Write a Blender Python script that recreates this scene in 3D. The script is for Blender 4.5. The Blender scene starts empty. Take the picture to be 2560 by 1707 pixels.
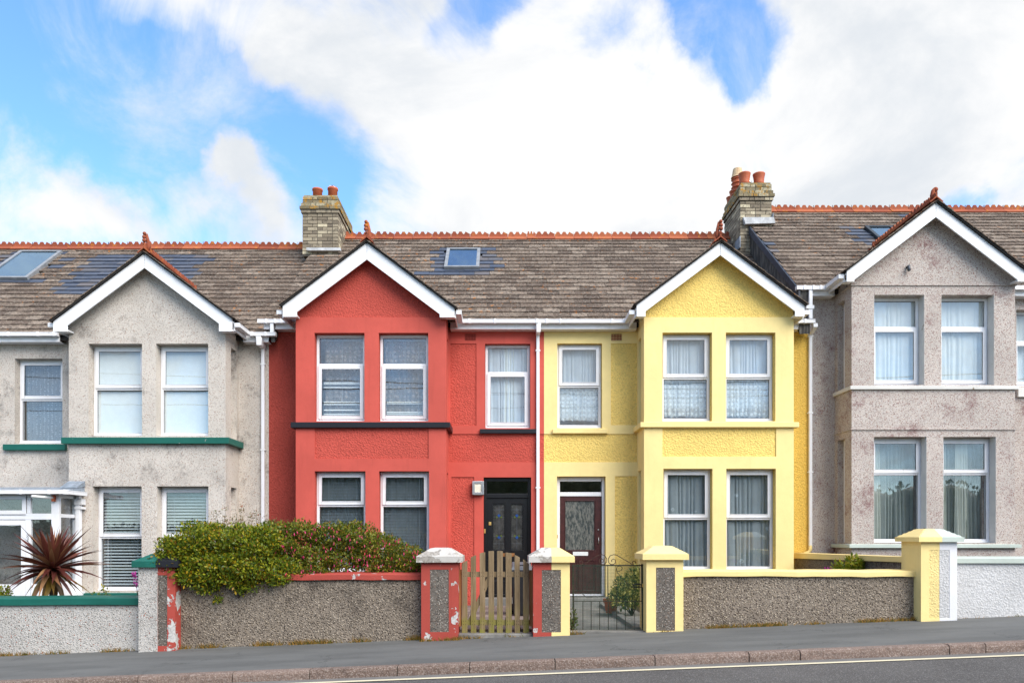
import bpy, bmesh, math, random
from mathutils import Vector, Matrix
random.seed(7)
R = math.radians
SC = bpy.context.scene
COL = SC.collection

# ------------------------------------------------------------------ image coordinates
# Facades stand parallel to the street; an image pixel (a, b) on a facade
# at distance D from the camera is turned into metres.
F, CX, CY, EYE, SL = 1870.0, 1255.0, 1340.0, 1.463, 0.039
DF, DB, DV = 15.6, 14.85, 14.62       # facade, bay front, bargeboard planes
DP, DW, DK = 10.77, 10.96, 8.66       # pillar front, garden wall face, kerb
def U(a, D): return (a - CX) / F * D
def V(b, D): return EYE + (CY - b) / F * D
def gz(x): return SL * max(-80, min(80, x))

# ------------------------------------------------------------------ camera
cam = bpy.data.objects.new('camera', bpy.data.cameras.new('camera'))
COL.objects.link(cam)
cam.location = (0, 0, EYE)
cam.rotation_euler = (R(90), 0, 0)
cam.data.sensor_width = 36
cam.data.lens = 36 * F / 2560
cam.data.shift_x = (1280 - CX) / 2560
cam.data.shift_y = (CY - 853.5) / 2560
cam.data.clip_start = 0.1
cam.data.clip_end = 5000
SC.camera = cam

# ------------------------------------------------------------------ light
SUN_EL, SUN_AZ = 42.0, 42.0           # azimuth: degrees to the right of straight behind the camera
sd = Vector((math.sin(R(SUN_AZ)) * math.cos(R(SUN_EL)), -math.cos(R(SUN_AZ)) * math.cos(R(SUN_EL)), math.sin(R(SUN_EL))))
sun = bpy.data.objects.new('sun', bpy.data.lights.new('sun', 'SUN'))
COL.objects.link(sun)
sun.data.energy = 2.9
sun.data.angle = R(50)
sun.data.color = (1.0, 0.93, 0.83)
sun.rotation_euler = sd.to_track_quat('Z', 'Y').to_euler()
SC.view_settings.view_transform = 'Standard'
SC.view_settings.look = 'None'
SC.view_settings.gamma = 1
SC.view_settings.use_curve_mapping = False
SC.view_settings.exposure = 0.95
SC.cycles.use_denoising = True
SC.cycles.max_bounces = 8
SC.cycles.transparent_max_bounces = 24
SC.cycles.caustics_reflective = False
SC.cycles.caustics_refractive = False

# ------------------------------------------------------------------ node helpers
class NT:
    def __init__(s, tree):
        s.t = tree
    def n(s, typ, _out=0, **kw):
        nd = s.t.nodes.new(typ)
        ins = kw.pop('ins', {})
        for k, v in kw.items():
            setattr(nd, k, v)
        for k, v in ins.items():
            if hasattr(v, 'node'):
                s.t.links.new(v, nd.inputs[k])
            else:
                nd.inputs[k].default_value = v
        return nd
    def pos(s):
        if not hasattr(s, '_p'):
            s._p = s.n('ShaderNodeNewGeometry').outputs['Position']
        return s._p
    def sc(s, v, xyz, loc=(0, 0, 0)):
        return s.n('ShaderNodeMapping', ins={'Vector': v, 'Scale': xyz, 'Location': loc}).outputs[0]
    def noise(s, scale, detail=4, rough=0.55, vec=None, dist=0.0, out='Fac'):
        return s.n('ShaderNodeTexNoise', ins={'Vector': vec or s.pos(), 'Scale': scale, 'Detail': detail, 'Roughness': rough, 'Distortion': dist}).outputs[out]
    def voro(s, scale, vec=None, out='Distance', feature='F1', rand=1.0):
        return s.n('ShaderNodeTexVoronoi', feature=feature, ins={'Vector': vec or s.pos(), 'Scale': scale, 'Randomness': rand}).outputs[out]
    def math(s, op, a, b=0.0, clamp=False):
        return s.n('ShaderNodeMath', operation=op, use_clamp=clamp, ins={0: a, 1: b}).outputs[0]
    def rng(s, v, a, b, c=0.0, d=1.0, smooth=True):
        return s.n('ShaderNodeMapRange', interpolation_type='SMOOTHSTEP' if smooth else 'LINEAR',
                   ins={'Value': v, 'From Min': a, 'From Max': b, 'To Min': c, 'To Max': d}).outputs[0]
    def mix(s, f, a, b, blend='MIX'):
        nd = s.t.nodes.new('ShaderNodeMix')
        nd.data_type = 'RGBA'; nd.blend_type = blend
        for idx, v in ((0, f), (6, a), (7, b)):
            if hasattr(v, 'node'):
                s.t.links.new(v, nd.inputs[idx])
            else:
                if idx and len(v) == 3: v = (*v, 1)
                nd.inputs[idx].default_value = v
        return nd.outputs[2]
    def ramp(s, f, stops):
        nd = s.n('ShaderNodeValToRGB', ins={0: f})
        e = nd.color_ramp.elements
        while len(e) < len(stops): e.new(0.5)
        for el, (p, c) in zip(e, stops):
            el.position = p; el.color = (*c, 1)
        return nd.outputs[0]
    def bump(s, h, strength, dist, normal=None):
        ins = {'Height': h, 'Strength': strength, 'Distance': dist}
        if normal: ins['Normal'] = normal
        return s.n('ShaderNodeBump', ins=ins).outputs[0]

MATS = {}
def newmat(name):
    m = bpy.data.materials.new(name); m.use_nodes = True
    m.node_tree.nodes.clear()
    nt = NT(m.node_tree)
    out = nt.n('ShaderNodeOutputMaterial')
    MATS[name] = m
    return m, nt, out
def finish(nt, out, col, rough=0.7, normal=None, spec=0.3, metal=0.0, **kw):
    ins = {'Base Color': col if hasattr(col, 'node') else (*col, 1), 'Roughness': rough, 'Specular IOR Level': spec, 'Metallic': metal}
    if normal: ins['Normal'] = normal
    ins.update(kw)
    b = nt.n('ShaderNodeBsdfPrincipled', ins=ins)
    nt.t.links.new(b.outputs[0], out.inputs[0])
    return b
def dim(c, k): return tuple(min(1, x * k) for x in c)

# ------------------------------------------------------------------ sky
world = bpy.data.worlds.new('World'); SC.world = world; world.use_nodes = True
world.node_tree.nodes.clear()
w = NT(world.node_tree)
wout = w.n('ShaderNodeOutputWorld')
sky = w.n('ShaderNodeTexSky', sky_type='NISHITA', sun_disc=False)
sky.sun_elevation = R(SUN_EL); sky.sun_rotation = R(180 - SUN_AZ); sky.air_density = 1.0; sky.dust_density = 0.4; sky.ozone_density = 2.0
d0 = w.n('ShaderNodeTexCoord').outputs['Generated']
wob = w.n('ShaderNodeTexNoise', ins={'Vector': d0, 'Scale': 3.2, 'Detail': 7, 'Roughness': 0.6}).outputs['Color']
wob = w.n('ShaderNodeVectorMath', operation='SUBTRACT', ins={0: wob, 1: (0.5, 0.5, 0.5)}).outputs[0]
wob = w.n('ShaderNodeVectorMath', operation='SCALE', ins={0: wob, 'Scale': 0.20}).outputs[0]
dd = w.n('ShaderNodeVectorMath', operation='ADD', ins={0: d0, 1: wob}).outputs[0]
dd = w.n('ShaderNodeVectorMath', operation='NORMALIZE', ins={0: dd}).outputs[0]
def blob(a, b, r, amp):
    v = Vector((U(a, 1), 1, (CY - b) / F)).normalized()
    dp = w.n('ShaderNodeVectorMath', operation='DOT_PRODUCT', ins={0: dd, 1: v}).outputs['Value']
    return w.rng(dp, math.cos(R(r)), math.cos(R(r * 0.15)), 0.0, amp)
cover = w.math('MULTIPLY_ADD', w.noise(3.9, 14, 0.64, vec=d0, dist=0.8), 2.4)
cover.node.inputs[2].default_value = -0.62
SKY_BLOBS = [(110, 150, 8, -0.65), (330, 270, 5.5, -0.50), (420, 400, 4.5, -0.45), (700, 340, 4, -0.35), (810, 410, 5.5, -0.55), (560, 220, 3.5, -0.20), (530, 590, 4, -0.30), (800, 550, 4.5, -0.30), (1010, 470, 3.5, -0.30),
             (1240, 0, 2.0, -0.50), (1150, 130, 3, -0.50), (1820, 40, 4.4, -0.62), (1880, 110, 3.0, -0.42), (1780, -60, 4, -0.45), (2390, 500, 1.6, -0.6), (1560, 40, 2.5, -0.2),
             (480, 190, 4, -0.4), (630, 250, 3.5, -0.35), (60, 440, 7.5, 0.55), (230, 400, 4.5, 0.40), (560, 330, 3.2, 0.50), (620, 420, 3.5, 0.40), (420, 500, 4, 0.30), (640, 500, 4, 0.25), (640, 60, 4.5, 0.35), (930, 170, 8, 0.45), (1150, 380, 8, 0.45),
             (1450, 350, 12, 0.50), (2000, 420, 14, 0.45), (2350, 150, 12, 0.50)]
for bl in SKY_BLOBS:
    cover = w.math('ADD', cover, blob(*bl))
mask = w.rng(cover, 0.06, 1.02)
wisp = w.rng(w.noise(4.5, 12, 0.66, vec=d0, dist=0.7), 0.42, 0.80, 0.0, 0.75)
mask = w.math('MAXIMUM', mask, wisp)
shade = w.rng(w.noise(2.8, 8, 0.6, vec=w.sc(d0, (1, 1, 1.6), (3.1, 0.4, 1.2)), dist=0.4), 0.38, 0.62)
cloud = w.mix(shade, (4.5, 4.75, 5.05), (5.95, 5.95, 5.95))
blue = w.mix(1.0, sky.outputs[0], (1.32, 1.76, 2.10), 'MULTIPLY')
skyc = w.mix(mask, blue, cloud)
bg = w.n('ShaderNodeBackground', ins={'Color': skyc, 'Strength': 0.09})
w.t.links.new(bg.outputs[0], wout.inputs[0])

# ------------------------------------------------------------------ materials
def m_paint(name, col, rough=0.75, mottle=0.10, stain=None, bumpd=0.004, fine=60, peel=None, streak=0.0):
    m, nt, out = newmat(name)
    c = nt.mix(nt.rng(nt.noise(1.1, 5), 0.3, 0.7), dim(col, 1 - mottle), dim(col, 1 + mottle * 0.6))
    c = nt.mix(nt.rng(nt.noise(9, 6, 0.65), 0.35, 0.75, 0, 0.35), c, dim(col, 0.86))
    if streak:
        st = nt.noise(1, 5, 0.6, vec=nt.sc(nt.pos(), (9, 9, 0.9)))
        c = nt.mix(nt.rng(st, 0.52, 0.78, 0, streak), c, stain or dim(col, 0.5))
    n = nt.bump(nt.noise(fine, 5, 0.6), 0.5, bumpd)
    n = nt.bump(nt.noise(6, 3), 0.35, 0.01, n)
    if peel:
        pn = nt.noise(4.2, 9, 0.62)
        pm = nt.rng(pn, peel[1], peel[1] + 0.015)
        pc = nt.mix(nt.rng(nt.noise(25, 6, 0.7), 0.4, 0.65), peel[0], dim(peel[0], 0.6))
        c = nt.mix(pm, c, pc)
        n = nt.bump(pm, 0.6, -0.004, n)
    finish(nt, out, c, rough, n, 0.25)
    return m
def m_roughcast(name, col, scale=31, dist=0.016, streak=0.0, mottle=0.12):
    m, nt, out = newmat(name)
    c = nt.mix(nt.rng(nt.noise(1.3, 5), 0.3, 0.7), dim(col, 1 - mottle), dim(col, 1.06))
    h1 = nt.noise(scale, 3, 0.5, dist=0.8)
    h2 = nt.rng(nt.voro(scale * 0.9), 0.0, 0.7, 1, 0)
    h = nt.math('ADD', h1, nt.math('MULTIPLY', h2, 0.5))
    c = nt.mix(nt.rng(h, 0.35, 0.7), dim(col, 0.80), c)
    if streak:
        st = nt.noise(1, 5, 0.6, vec=nt.sc(nt.pos(), (7, 7, 0.7)))
        c = nt.mix(nt.rng(st, 0.5, 0.8, 0, streak), c, dim(col, 0.5))
    n = nt.bump(h, 0.9, dist)
    finish(nt, out, c, 0.85, n, 0.15)
    return m
def m_pebble(name, base, specks, scale=55, dist=0.012, stain=None, stain_amt=0.5, mott=0.12):
    m, nt, out = newmat(name)
    cellc = nt.voro(scale, out='Color')
    cell = nt.n('ShaderNodeSeparateColor', ins={0: cellc}).outputs[0]
    dis = nt.voro(scale)
    c = nt.mix(nt.rng(nt.noise(1.0, 5), 0.3, 0.7), dim(base, 1 - mott), dim(base, 1 + mott))
    c = nt.mix(nt.rng(nt.noise(scale * 1.6, 3), 0.3, 0.7, 0, 0.5), c, dim(base, 0.75))
    lo = 0.0
    for frac, sc_ in specks:
        f = nt.math('MULTIPLY', nt.math('GREATER_THAN', cell, lo), nt.math('LESS_THAN', cell, lo + frac))
        f = nt.math('MULTIPLY', f, nt.rng(dis, 0.55, 0.35))
        c = nt.mix(f, c, sc_)
        lo += frac
    if stain:
        s1 = nt.rng(nt.noise(1.7, 7, 0.65), 0.50, 0.72)
        s2 = nt.rng(nt.noise(16, 4, 0.7), 0.32, 0.62)
        c = nt.mix(nt.math('MULTIPLY', nt.math('MULTIPLY', s1, s2), stain_amt), c, stain)
    h = nt.math('ADD', nt.rng(dis, 0.0, 0.6, 1, 0), nt.math('MULTIPLY', nt.noise(scale * 0.5, 4), 0.7))
    n = nt.bump(h, 0.8, dist)
    finish(nt, out, c, 0.9, n, 0.15)
    return m
def rnd_fac(nt):
    r = nt.n('ShaderNodeObjectInfo').outputs['Random']
    a = nt.n('ShaderNodeAttribute', attribute_name='rnd').outputs['Fac']
    return nt.math('FRACT', nt.math('ADD', r, a))

RED = (0.535, 0.090, 0.066)
YEL = (0.86, 0.68, 0.295)
WHITE = (0.80, 0.80, 0.80)
m_paint('red_smooth', RED, bumpd=0.003, streak=0.22)
m_roughcast('red_rough', dim(RED, 0.98))
m_paint('yellow_smooth', YEL, bumpd=0.003, mottle=0.06, streak=0.16, stain=(0.62, 0.46, 0.17))
m_roughcast('yellow_rough', (0.86, 0.62, 0.185), mottle=0.08)
m_roughcast('yellow_fine', dim(YEL, 0.97), scale=40, dist=0.010)
m_roughcast('red_rough_old_shaded', dim(RED, 0.72))  # older red paint, with the shade of the bay recess darkened into it
m_roughcast('yellow_rough_old_shaded', (0.80, 0.52, 0.11), mottle=0.08)  # deeper old yellow paint, recess shade mixed into the colour
m_paint('red_peel', dim(RED, 0.72), peel=((0.58, 0.55, 0.52), 0.615))
m_paint('red_peel_more', dim(RED, 0.72), peel=((0.58, 0.56, 0.53), 0.545))
m_paint('cap_white', (0.58, 0.555, 0.51), peel=((0.36, 0.33, 0.29), 0.515), mottle=0.25, streak=0.35)
m_paint('green_paint', (0.012, 0.115, 0.088), rough=0.5, peel=((0.62, 0.62, 0.58), 0.64))
m_paint('green_plain', (0.012, 0.115, 0.088), rough=0.5, mottle=0.25)
m_paint('pale_green', (0.50, 0.56, 0.50), rough=0.6)
m_paint('black_sill', (0.016, 0.017, 0.022), rough=0.45)
m_paint('white_paint', (0.74, 0.74, 0.76), rough=0.6)
m_paint('sill_white', (0.66, 0.64, 0.60), rough=0.7, peel=((0.42, 0.34, 0.26), 0.66))
m_roughcast('white_rough', (0.58, 0.575, 0.57), scale=38, dist=0.010, streak=0.12)
m_pebble('pebble_left', (0.63, 0.57, 0.505), [(0.09, (0.33, 0.15, 0.08)), (0.16, (0.68, 0.63, 0.57)), (0.12, (0.34, 0.29, 0.26))], 66, 0.012, (0.13, 0.11, 0.10), 0.85)
m_pebble('pebble_left_wall', (0.50, 0.475, 0.44), [(0.05, (0.36, 0.13, 0.08)), (0.25, (0.60, 0.58, 0.55)), (0.16, (0.25, 0.245, 0.22))], 52, 0.014, (0.14, 0.12, 0.11), 0.5)
m_pebble('pebble_right', (0.545, 0.48, 0.43), [(0.22, (0.25, 0.095, 0.075)), (0.18, (0.62, 0.59, 0.56)), (0.12, (0.26, 0.19, 0.18))], 66, 0.012, (0.19, 0.085, 0.085), 0.95)
m_pebble('pebble_dark', (0.235, 0.195, 0.155), [(0.22, (0.50, 0.425, 0.335)), (0.22, (0.29, 0.235, 0.175)), (0.32, (0.11, 0.088, 0.07))], 46, 0.024, (0.06, 0.05, 0.042), 0.8)
m_pebble('pebble_panel', (0.16, 0.14, 0.12), [(0.22, (0.42, 0.38, 0.33)), (0.12, (0.22, 0.15, 0.11)), (0.18, (0.06, 0.055, 0.05))], 62, 0.012, (0.05, 0.045, 0.04), 0.5)

def m_upvc():
    m, nt, out = newmat('upvc')
    c = nt.mix(nt.rng(nt.noise(3, 6, 0.6), 0.45, 0.8, 0, 0.45), (0.80, 0.80, 0.82), (0.62, 0.58, 0.52))
    c = nt.mix(nt.rng(nt.noise(1, 6, 0.65, vec=nt.sc(nt.pos(), (16, 16, 2))), 0.55, 0.8, 0, 0.5), c, (0.50, 0.48, 0.42))
    finish(nt, out, c, 0.35, None, 0.45)
m_upvc()
def m_barge():
    m, nt, out = newmat('bargeboard_white')
    c = nt.mix(nt.rng(nt.noise(1.6, 7, 0.65), 0.5, 0.8, 0, 0.5), (0.82, 0.82, 0.83), (0.60, 0.58, 0.56))
    finish(nt, out, c, 0.45, nt.bump(nt.noise(5, 4), 0.2, 0.005), 0.35)
m_barge()
def m_slate():
    m, nt, out = newmat('slate_old')
    r = rnd_fac(nt)
    c = nt.ramp(r, [(0.0, (0.088, 0.063, 0.049)), (0.4, (0.156, 0.115, 0.088)), (0.75, (0.205, 0.156, 0.121)), (1.0, (0.280, 0.224, 0.178))])
    c = nt.mix(nt.rng(nt.noise(15, 8, 0.75), 0.38, 0.58), (0.070, 0.056, 0.047), c)
    c = nt.mix(nt.rng(nt.noise(26, 6, 0.75), 0.53, 0.64, 0, 0.9), c, (0.37, 0.32, 0.26))
    lich = nt.math('MULTIPLY', nt.rng(nt.noise(9, 7, 0.62), 0.60, 0.68), nt.rng(nt.noise(0.8, 4), 0.42, 0.62))
    c = nt.mix(lich, c, (0.42, 0.155, 0.028))
    c = nt.mix(nt.rng(nt.noise(6.5, 6, 0.7), 0.64, 0.76, 0, 0.8), c, (0.042, 0.038, 0.036))
    n = nt.bump(nt.noise(40, 7, 0.7), 0.8, 0.012)
    finish(nt, out, c, 0.9, n, 0.15)
    m, nt, out = newmat('slate_new')
    r = rnd_fac(nt)
    c = nt.ramp(r, [(0, (0.040, 0.052, 0.080)), (0.55, (0.056, 0.072, 0.108)), (0.85, (0.095, 0.092, 0.100)), (1, (0.12, 0.105, 0.105))])
    c = nt.mix(nt.rng(nt.noise(12, 6), 0.4, 0.8, 0, 0.4), c, (0.16, 0.15, 0.14))
    finish(nt, out, c, 0.42, nt.bump(nt.noise(18, 5), 0.4, 0.004), 0.45)
    m, nt, out = newmat('felt_dark')
    finish(nt, out, (0.03, 0.028, 0.027), 0.95)
    m, nt, out = newmat('slate_hung')
    c = nt.mix(nt.rng(nt.noise(1, 6, 0.65, vec=nt.sc(nt.pos(), (14, 14, 2.5))), 0.42, 0.7), (0.045, 0.043, 0.042), (0.17, 0.16, 0.145))
    finish(nt, out, c, 0.85, nt.bump(nt.noise(12, 4), 0.5, 0.01), 0.2)
m_slate()
def m_terracotta():
    m, nt, out = newmat('terracotta')
    r = rnd_fac(nt)
    c = nt.ramp(r, [(0, (0.24, 0.062, 0.034)), (0.5, (0.32, 0.085, 0.042)), (1, (0.39, 0.12, 0.055))])
    c = nt.mix(nt.rng(nt.noise(9, 7, 0.7), 0.45, 0.7, 0, 0.7), c, (0.20, 0.065, 0.04))
    l = nt.rng(nt.noise(7, 7, 0.65), 0.58, 0.66, 0, 0.85)
    c = nt.mix(l, c, (0.46, 0.17, 0.02))
    c = nt.mix(nt.rng(nt.noise(21, 6, 0.7), 0.60, 0.70, 0, 0.8), c, (0.10, 0.085, 0.075))
    finish(nt, out, c, 0.85, nt.bump(nt.noise(40, 5), 0.5, 0.006), 0.2)
    m, nt, out = newmat('pot_clay')
    c = nt.mix(nt.rng(nt.noise(5, 6, 0.6), 0.4, 0.7), (0.46, 0.12, 0.05), (0.38, 0.085, 0.04))
    finish(nt, out, c, 0.6, nt.bump(nt.noise(30, 4), 0.3, 0.004), 0.35)
    m, nt, out = newmat('pot_buff')
    c = nt.mix(nt.rng(nt.noise(8, 6, 0.6), 0.4, 0.7), (0.62, 0.46, 0.28), (0.48, 0.31, 0.18))
    finish(nt, out, c, 0.8, None, 0.2)
m_terracotta()
def m_brick():
    m, nt, out = newmat('buff_brick')
    r = rnd_fac(nt)
    c = nt.ramp(r, [(0, (0.17, 0.14, 0.105)), (0.35, (0.26, 0.215, 0.155)), (0.7, (0.36, 0.305, 0.22)), (1, (0.58, 0.51, 0.36))])
    c = nt.mix(nt.rng(nt.noise(11, 8, 0.72), 0.48, 0.68, 0, 0.85), c, (0.105, 0.09, 0.072))
    c = nt.mix(nt.rng(nt.noise(45, 5, 0.7), 0.6, 0.75, 0, 0.7), c, (0.05, 0.045, 0.04))
    finish(nt, out, c, 0.92, nt.bump(nt.noise(50, 6), 0.7, 0.008), 0.15)
    m, nt, out = newmat('lichen_brick')
    r = rnd_fac(nt)
    c = nt.ramp(r, [(0, (0.15, 0.125, 0.085)), (0.6, (0.27, 0.225, 0.145)), (1, (0.44, 0.39, 0.27))])
    c = nt.mix(nt.rng(nt.noise(13, 8, 0.72), 0.42, 0.66, 0, 0.8), c, (0.15, 0.125, 0.06))
    c = nt.mix(nt.rng(nt.noise(7, 8, 0.66), 0.50, 0.60, 0, 0.9), c, (0.40, 0.20, 0.025))
    c = nt.mix(nt.rng(nt.noise(26, 6, 0.66), 0.60, 0.68, 0, 0.9), c, (0.33, 0.33, 0.27))
    finish(nt, out, c, 0.95, nt.bump(nt.noise(40, 6), 0.8, 0.012), 0.1)
    m, nt, out = newmat('mortar')
    c = nt.mix(nt.noise(20, 6), (0.075, 0.065, 0.053), (0.17, 0.15, 0.125))
    finish(nt, out, c, 0.95, None, 0.1)
m_brick()
def m_simple(name, col, rough=0.6, spec=0.4, metal=0.0, var=0.15, scale=8, bump=0.0):
    m, nt, out = newmat(name)
    c = nt.mix(nt.rng(nt.noise(scale, 6, 0.6), 0.35, 0.7), dim(col, 1 - var), dim(col, 1 + var))
    finish(nt, out, c, rough, nt.bump(nt.noise(scale * 6, 5), 0.5, bump) if bump else None, spec, metal)
m_simple('lead', (0.24, 0.28, 0.33), 0.55, 0.4, 0.0, 0.3, 10, 0.004)
m_simple('lead_pale', (0.50, 0.51, 0.52), 0.7, 0.3, 0.0, 0.2, 9, 0.004)
m_simple('flashing_dark', (0.028, 0.038, 0.060), 0.5, 0.4, 0, 0.3, 9, 0.004)
m_simple('door_black', (0.008, 0.008, 0.009), 0.3, 0.5, 0, 0.2, 20, 0.001)
m_simple('door_brown', (0.055, 0.014, 0.013), 0.35, 0.5, 0, 0.2, 12, 0.001)
m_simple('brass', (0.75, 0.50, 0.16), 0.35, 0.5, 0.7, 0.1)
m_simple('steel', (0.55, 0.54, 0.53), 0.33, 0.5, 0.9, 0.06)
m_simple('lamp_glass', (0.78, 0.74, 0.60), 0.4, 0.4)
m_simple('rust_iron', (0.060, 0.034, 0.024), 0.75, 0.3, 0.2, 0.4, 20, 0.002)
m_simple('iron_dark', (0.030, 0.022, 0.020), 0.6, 0.4, 0.2, 0.3, 20, 0.002)
m_simple('mesh_green', (0.012, 0.060, 0.042), 0.5, 0.4, 0, 0.2)
m_simple('bin_plastic', (0.012, 0.012, 0.014), 0.5, 0.4, 0, 0.2)
m_simple('bin_lid', (0.11, 0.115, 0.13), 0.5, 0.4, 0, 0.1)
m_simple('vent_clay', (0.22, 0.035, 0.025), 0.8, 0.2, 0, 0.2, 20)
m_simple('vent_hole', (0.012, 0.009, 0.008), 0.9, 0.1)
m_simple('room_wall', (0.62, 0.60, 0.56), 0.9, 0.1)
m_simple('seal_dark', (0.03, 0.03, 0.03), 0.6, 0.3)
m_simple('skylight_frame', (0.30, 0.31, 0.32), 0.4, 0.5, 0.3)
m_simple('skylight_dark', (0.030, 0.040, 0.048), 0.45, 0.5, 0.2)
m_simple('blind_white', (0.74, 0.78, 0.76), 0.7, 0.2, 0, 0.03)
m_simple('blind_slat', (0.47, 0.53, 0.55), 0.5, 0.3, 0, 0.05)
m_simple('blind_grey', (0.28, 0.34, 0.39), 0.5, 0.3, 0, 0.1)
m_simple('bark', (0.07, 0.05, 0.035), 0.9, 0.1, 0, 0.3, 30, 0.01)
m_simple('lettering_black', (0.015, 0.015, 0.02), 0.5, 0.3)
m_simple('soil', (0.055, 0.042, 0.03), 0.95, 0.1, 0, 0.4, 12, 0.02)
m_simple('leadwork', (0.10, 0.11, 0.13), 0.5, 0.4, 0.3)
m_simple('glass_blue', (0.02, 0.07, 0.25), 0.2, 0.5)
m_simple('glass_green', (0.09, 0.12, 0.03), 0.2, 0.5)
m_simple('white_plastic', (0.78, 0.78, 0.76), 0.4, 0.4, 0, 0.06)

def m_glass(name, tint, refl, rough=0.0, gcol=(0.95, 0.97, 1)):
    m, nt, out = newmat(name)
    tr = nt.n('ShaderNodeBsdfTransparent', ins={'Color': (*tint, 1)})
    wav = nt.bump(nt.noise(1.6, 2), 0.15, 0.004)
    gl = nt.n('ShaderNodeBsdfGlossy', ins={'Color': (*gcol, 1), 'Roughness': rough, 'Normal': wav})
    g = nt.n('ShaderNodeNewGeometry')
    cs = nt.math('ABSOLUTE', nt.n('ShaderNodeVectorMath', operation='DOT_PRODUCT', ins={0: g.outputs['Normal'], 1: g.outputs['Incoming']}).outputs['Value'])
    fac = nt.math('ADD', nt.math('MULTIPLY', nt.math('POWER', nt.math('SUBTRACT', 1.0, cs), 5.0), 0.9), refl, True)
    mx = nt.n('ShaderNodeMixShader', ins={0: fac, 1: tr.outputs[0], 2: gl.outputs[0]})
    nt.t.links.new(mx.outputs[0], out.inputs[0])
m_glass('glass', (0.975, 0.99, 0.995), 0.085)
m_glass('glass_roof', (0.5, 0.6, 0.65), 0.36, 0.0, (0.55, 0.78, 1.0))
def m_obscure(name, lo, hi, sc_):
    m, nt, out = newmat(name)
    v = nt.noise(1, 7, 0.75, vec=nt.sc(nt.pos(), sc_), dist=0.4)
    c = nt.mix(nt.rng(v, 0.42, 0.60), lo, hi)
    finish(nt, out, c, 0.16, nt.bump(nt.noise(70, 4), 0.4, 0.004), 0.6)
m_obscure('glass_obscure', (0.030, 0.031, 0.030), (0.060, 0.060, 0.057), (8, 8, 8))
m_obscure('glass_textured', (0.050, 0.060, 0.060), (0.18, 0.18, 0.16), (26, 26, 9))
def m_fabric(name, col, opacity, pattern=None):
    m, nt, out = newmat(name)
    c = nt.mix(nt.rng(nt.noise(5, 4), 0.3, 0.7), dim(col, 0.92), col)
    df = nt.n('ShaderNodeBsdfDiffuse', ins={'Color': c})
    tl = nt.n('ShaderNodeBsdfTranslucent', ins={'Color': c})
    a = nt.n('ShaderNodeMixShader', ins={0: 0.3, 1: df.outputs[0], 2: tl.outputs[0]})
    tp = nt.n('ShaderNodeBsdfTransparent')
    op = opacity
    if pattern == 'lace':
        v = nt.voro(11, vec=nt.sc(nt.pos(), (1, 0, 1)), rand=0.35)
        f = nt.math('MULTIPLY', nt.rng(v, 0.42, 0.30), nt.noise(60, 4, 0.8))
        op = nt.math('ADD', opacity * 0.55, nt.math('MULTIPLY', f, 0.65), True)
        v2 = nt.noise(30, 5, 0.7)
        op = nt.math('MULTIPLY', op, nt.rng(v2, 0.3, 0.6, 0.65, 1.0))
    if pattern == 'beads':
        v = nt.voro(1.0, vec=nt.sc(nt.pos(), (12, 0, 24)), rand=0.25)
        op = nt.math('ADD', opacity, nt.rng(v, 0.26, 0.18, 0, 0.55), True)
    if pattern == 'flower':
        v = nt.voro(3.2, vec=nt.sc(nt.pos(), (1, 0, 1)), rand=0.5)
        v2 = nt.noise(45, 2)
        op = nt.math('ADD', opacity, nt.math('MULTIPLY', nt.rng(v, 0.17, 0.13), nt.rng(v2, 0.42, 0.5, 0, 0.5)), True)
    mx = nt.n('ShaderNodeMixShader', ins={0: op, 1: tp.outputs[0], 2: a.outputs[0]})
    nt.t.links.new(mx.outputs[0], out.inputs[0])
m_fabric('net_white', (0.80, 0.90, 0.98), 0.86)
m_fabric('net_lace', (0.86, 0.94, 0.98), 1.05, 'lace')
m_fabric('curtain_bright', (0.90, 0.95, 0.91), 0.94)
m_fabric('sheer_dark', (0.66, 0.76, 0.82), 0.55, 'flower')
m_fabric('sheer_grey', (0.60, 0.68, 0.66), 0.50)
m_fabric('drape_pale', (0.62, 0.66, 0.60), 0.85)
m_fabric('lace_taupe', (0.60, 0.55, 0.50), 0.62, 'lace')
m_fabric('beads', (0.52, 0.57, 0.64), 0.5, 'beads')

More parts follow.
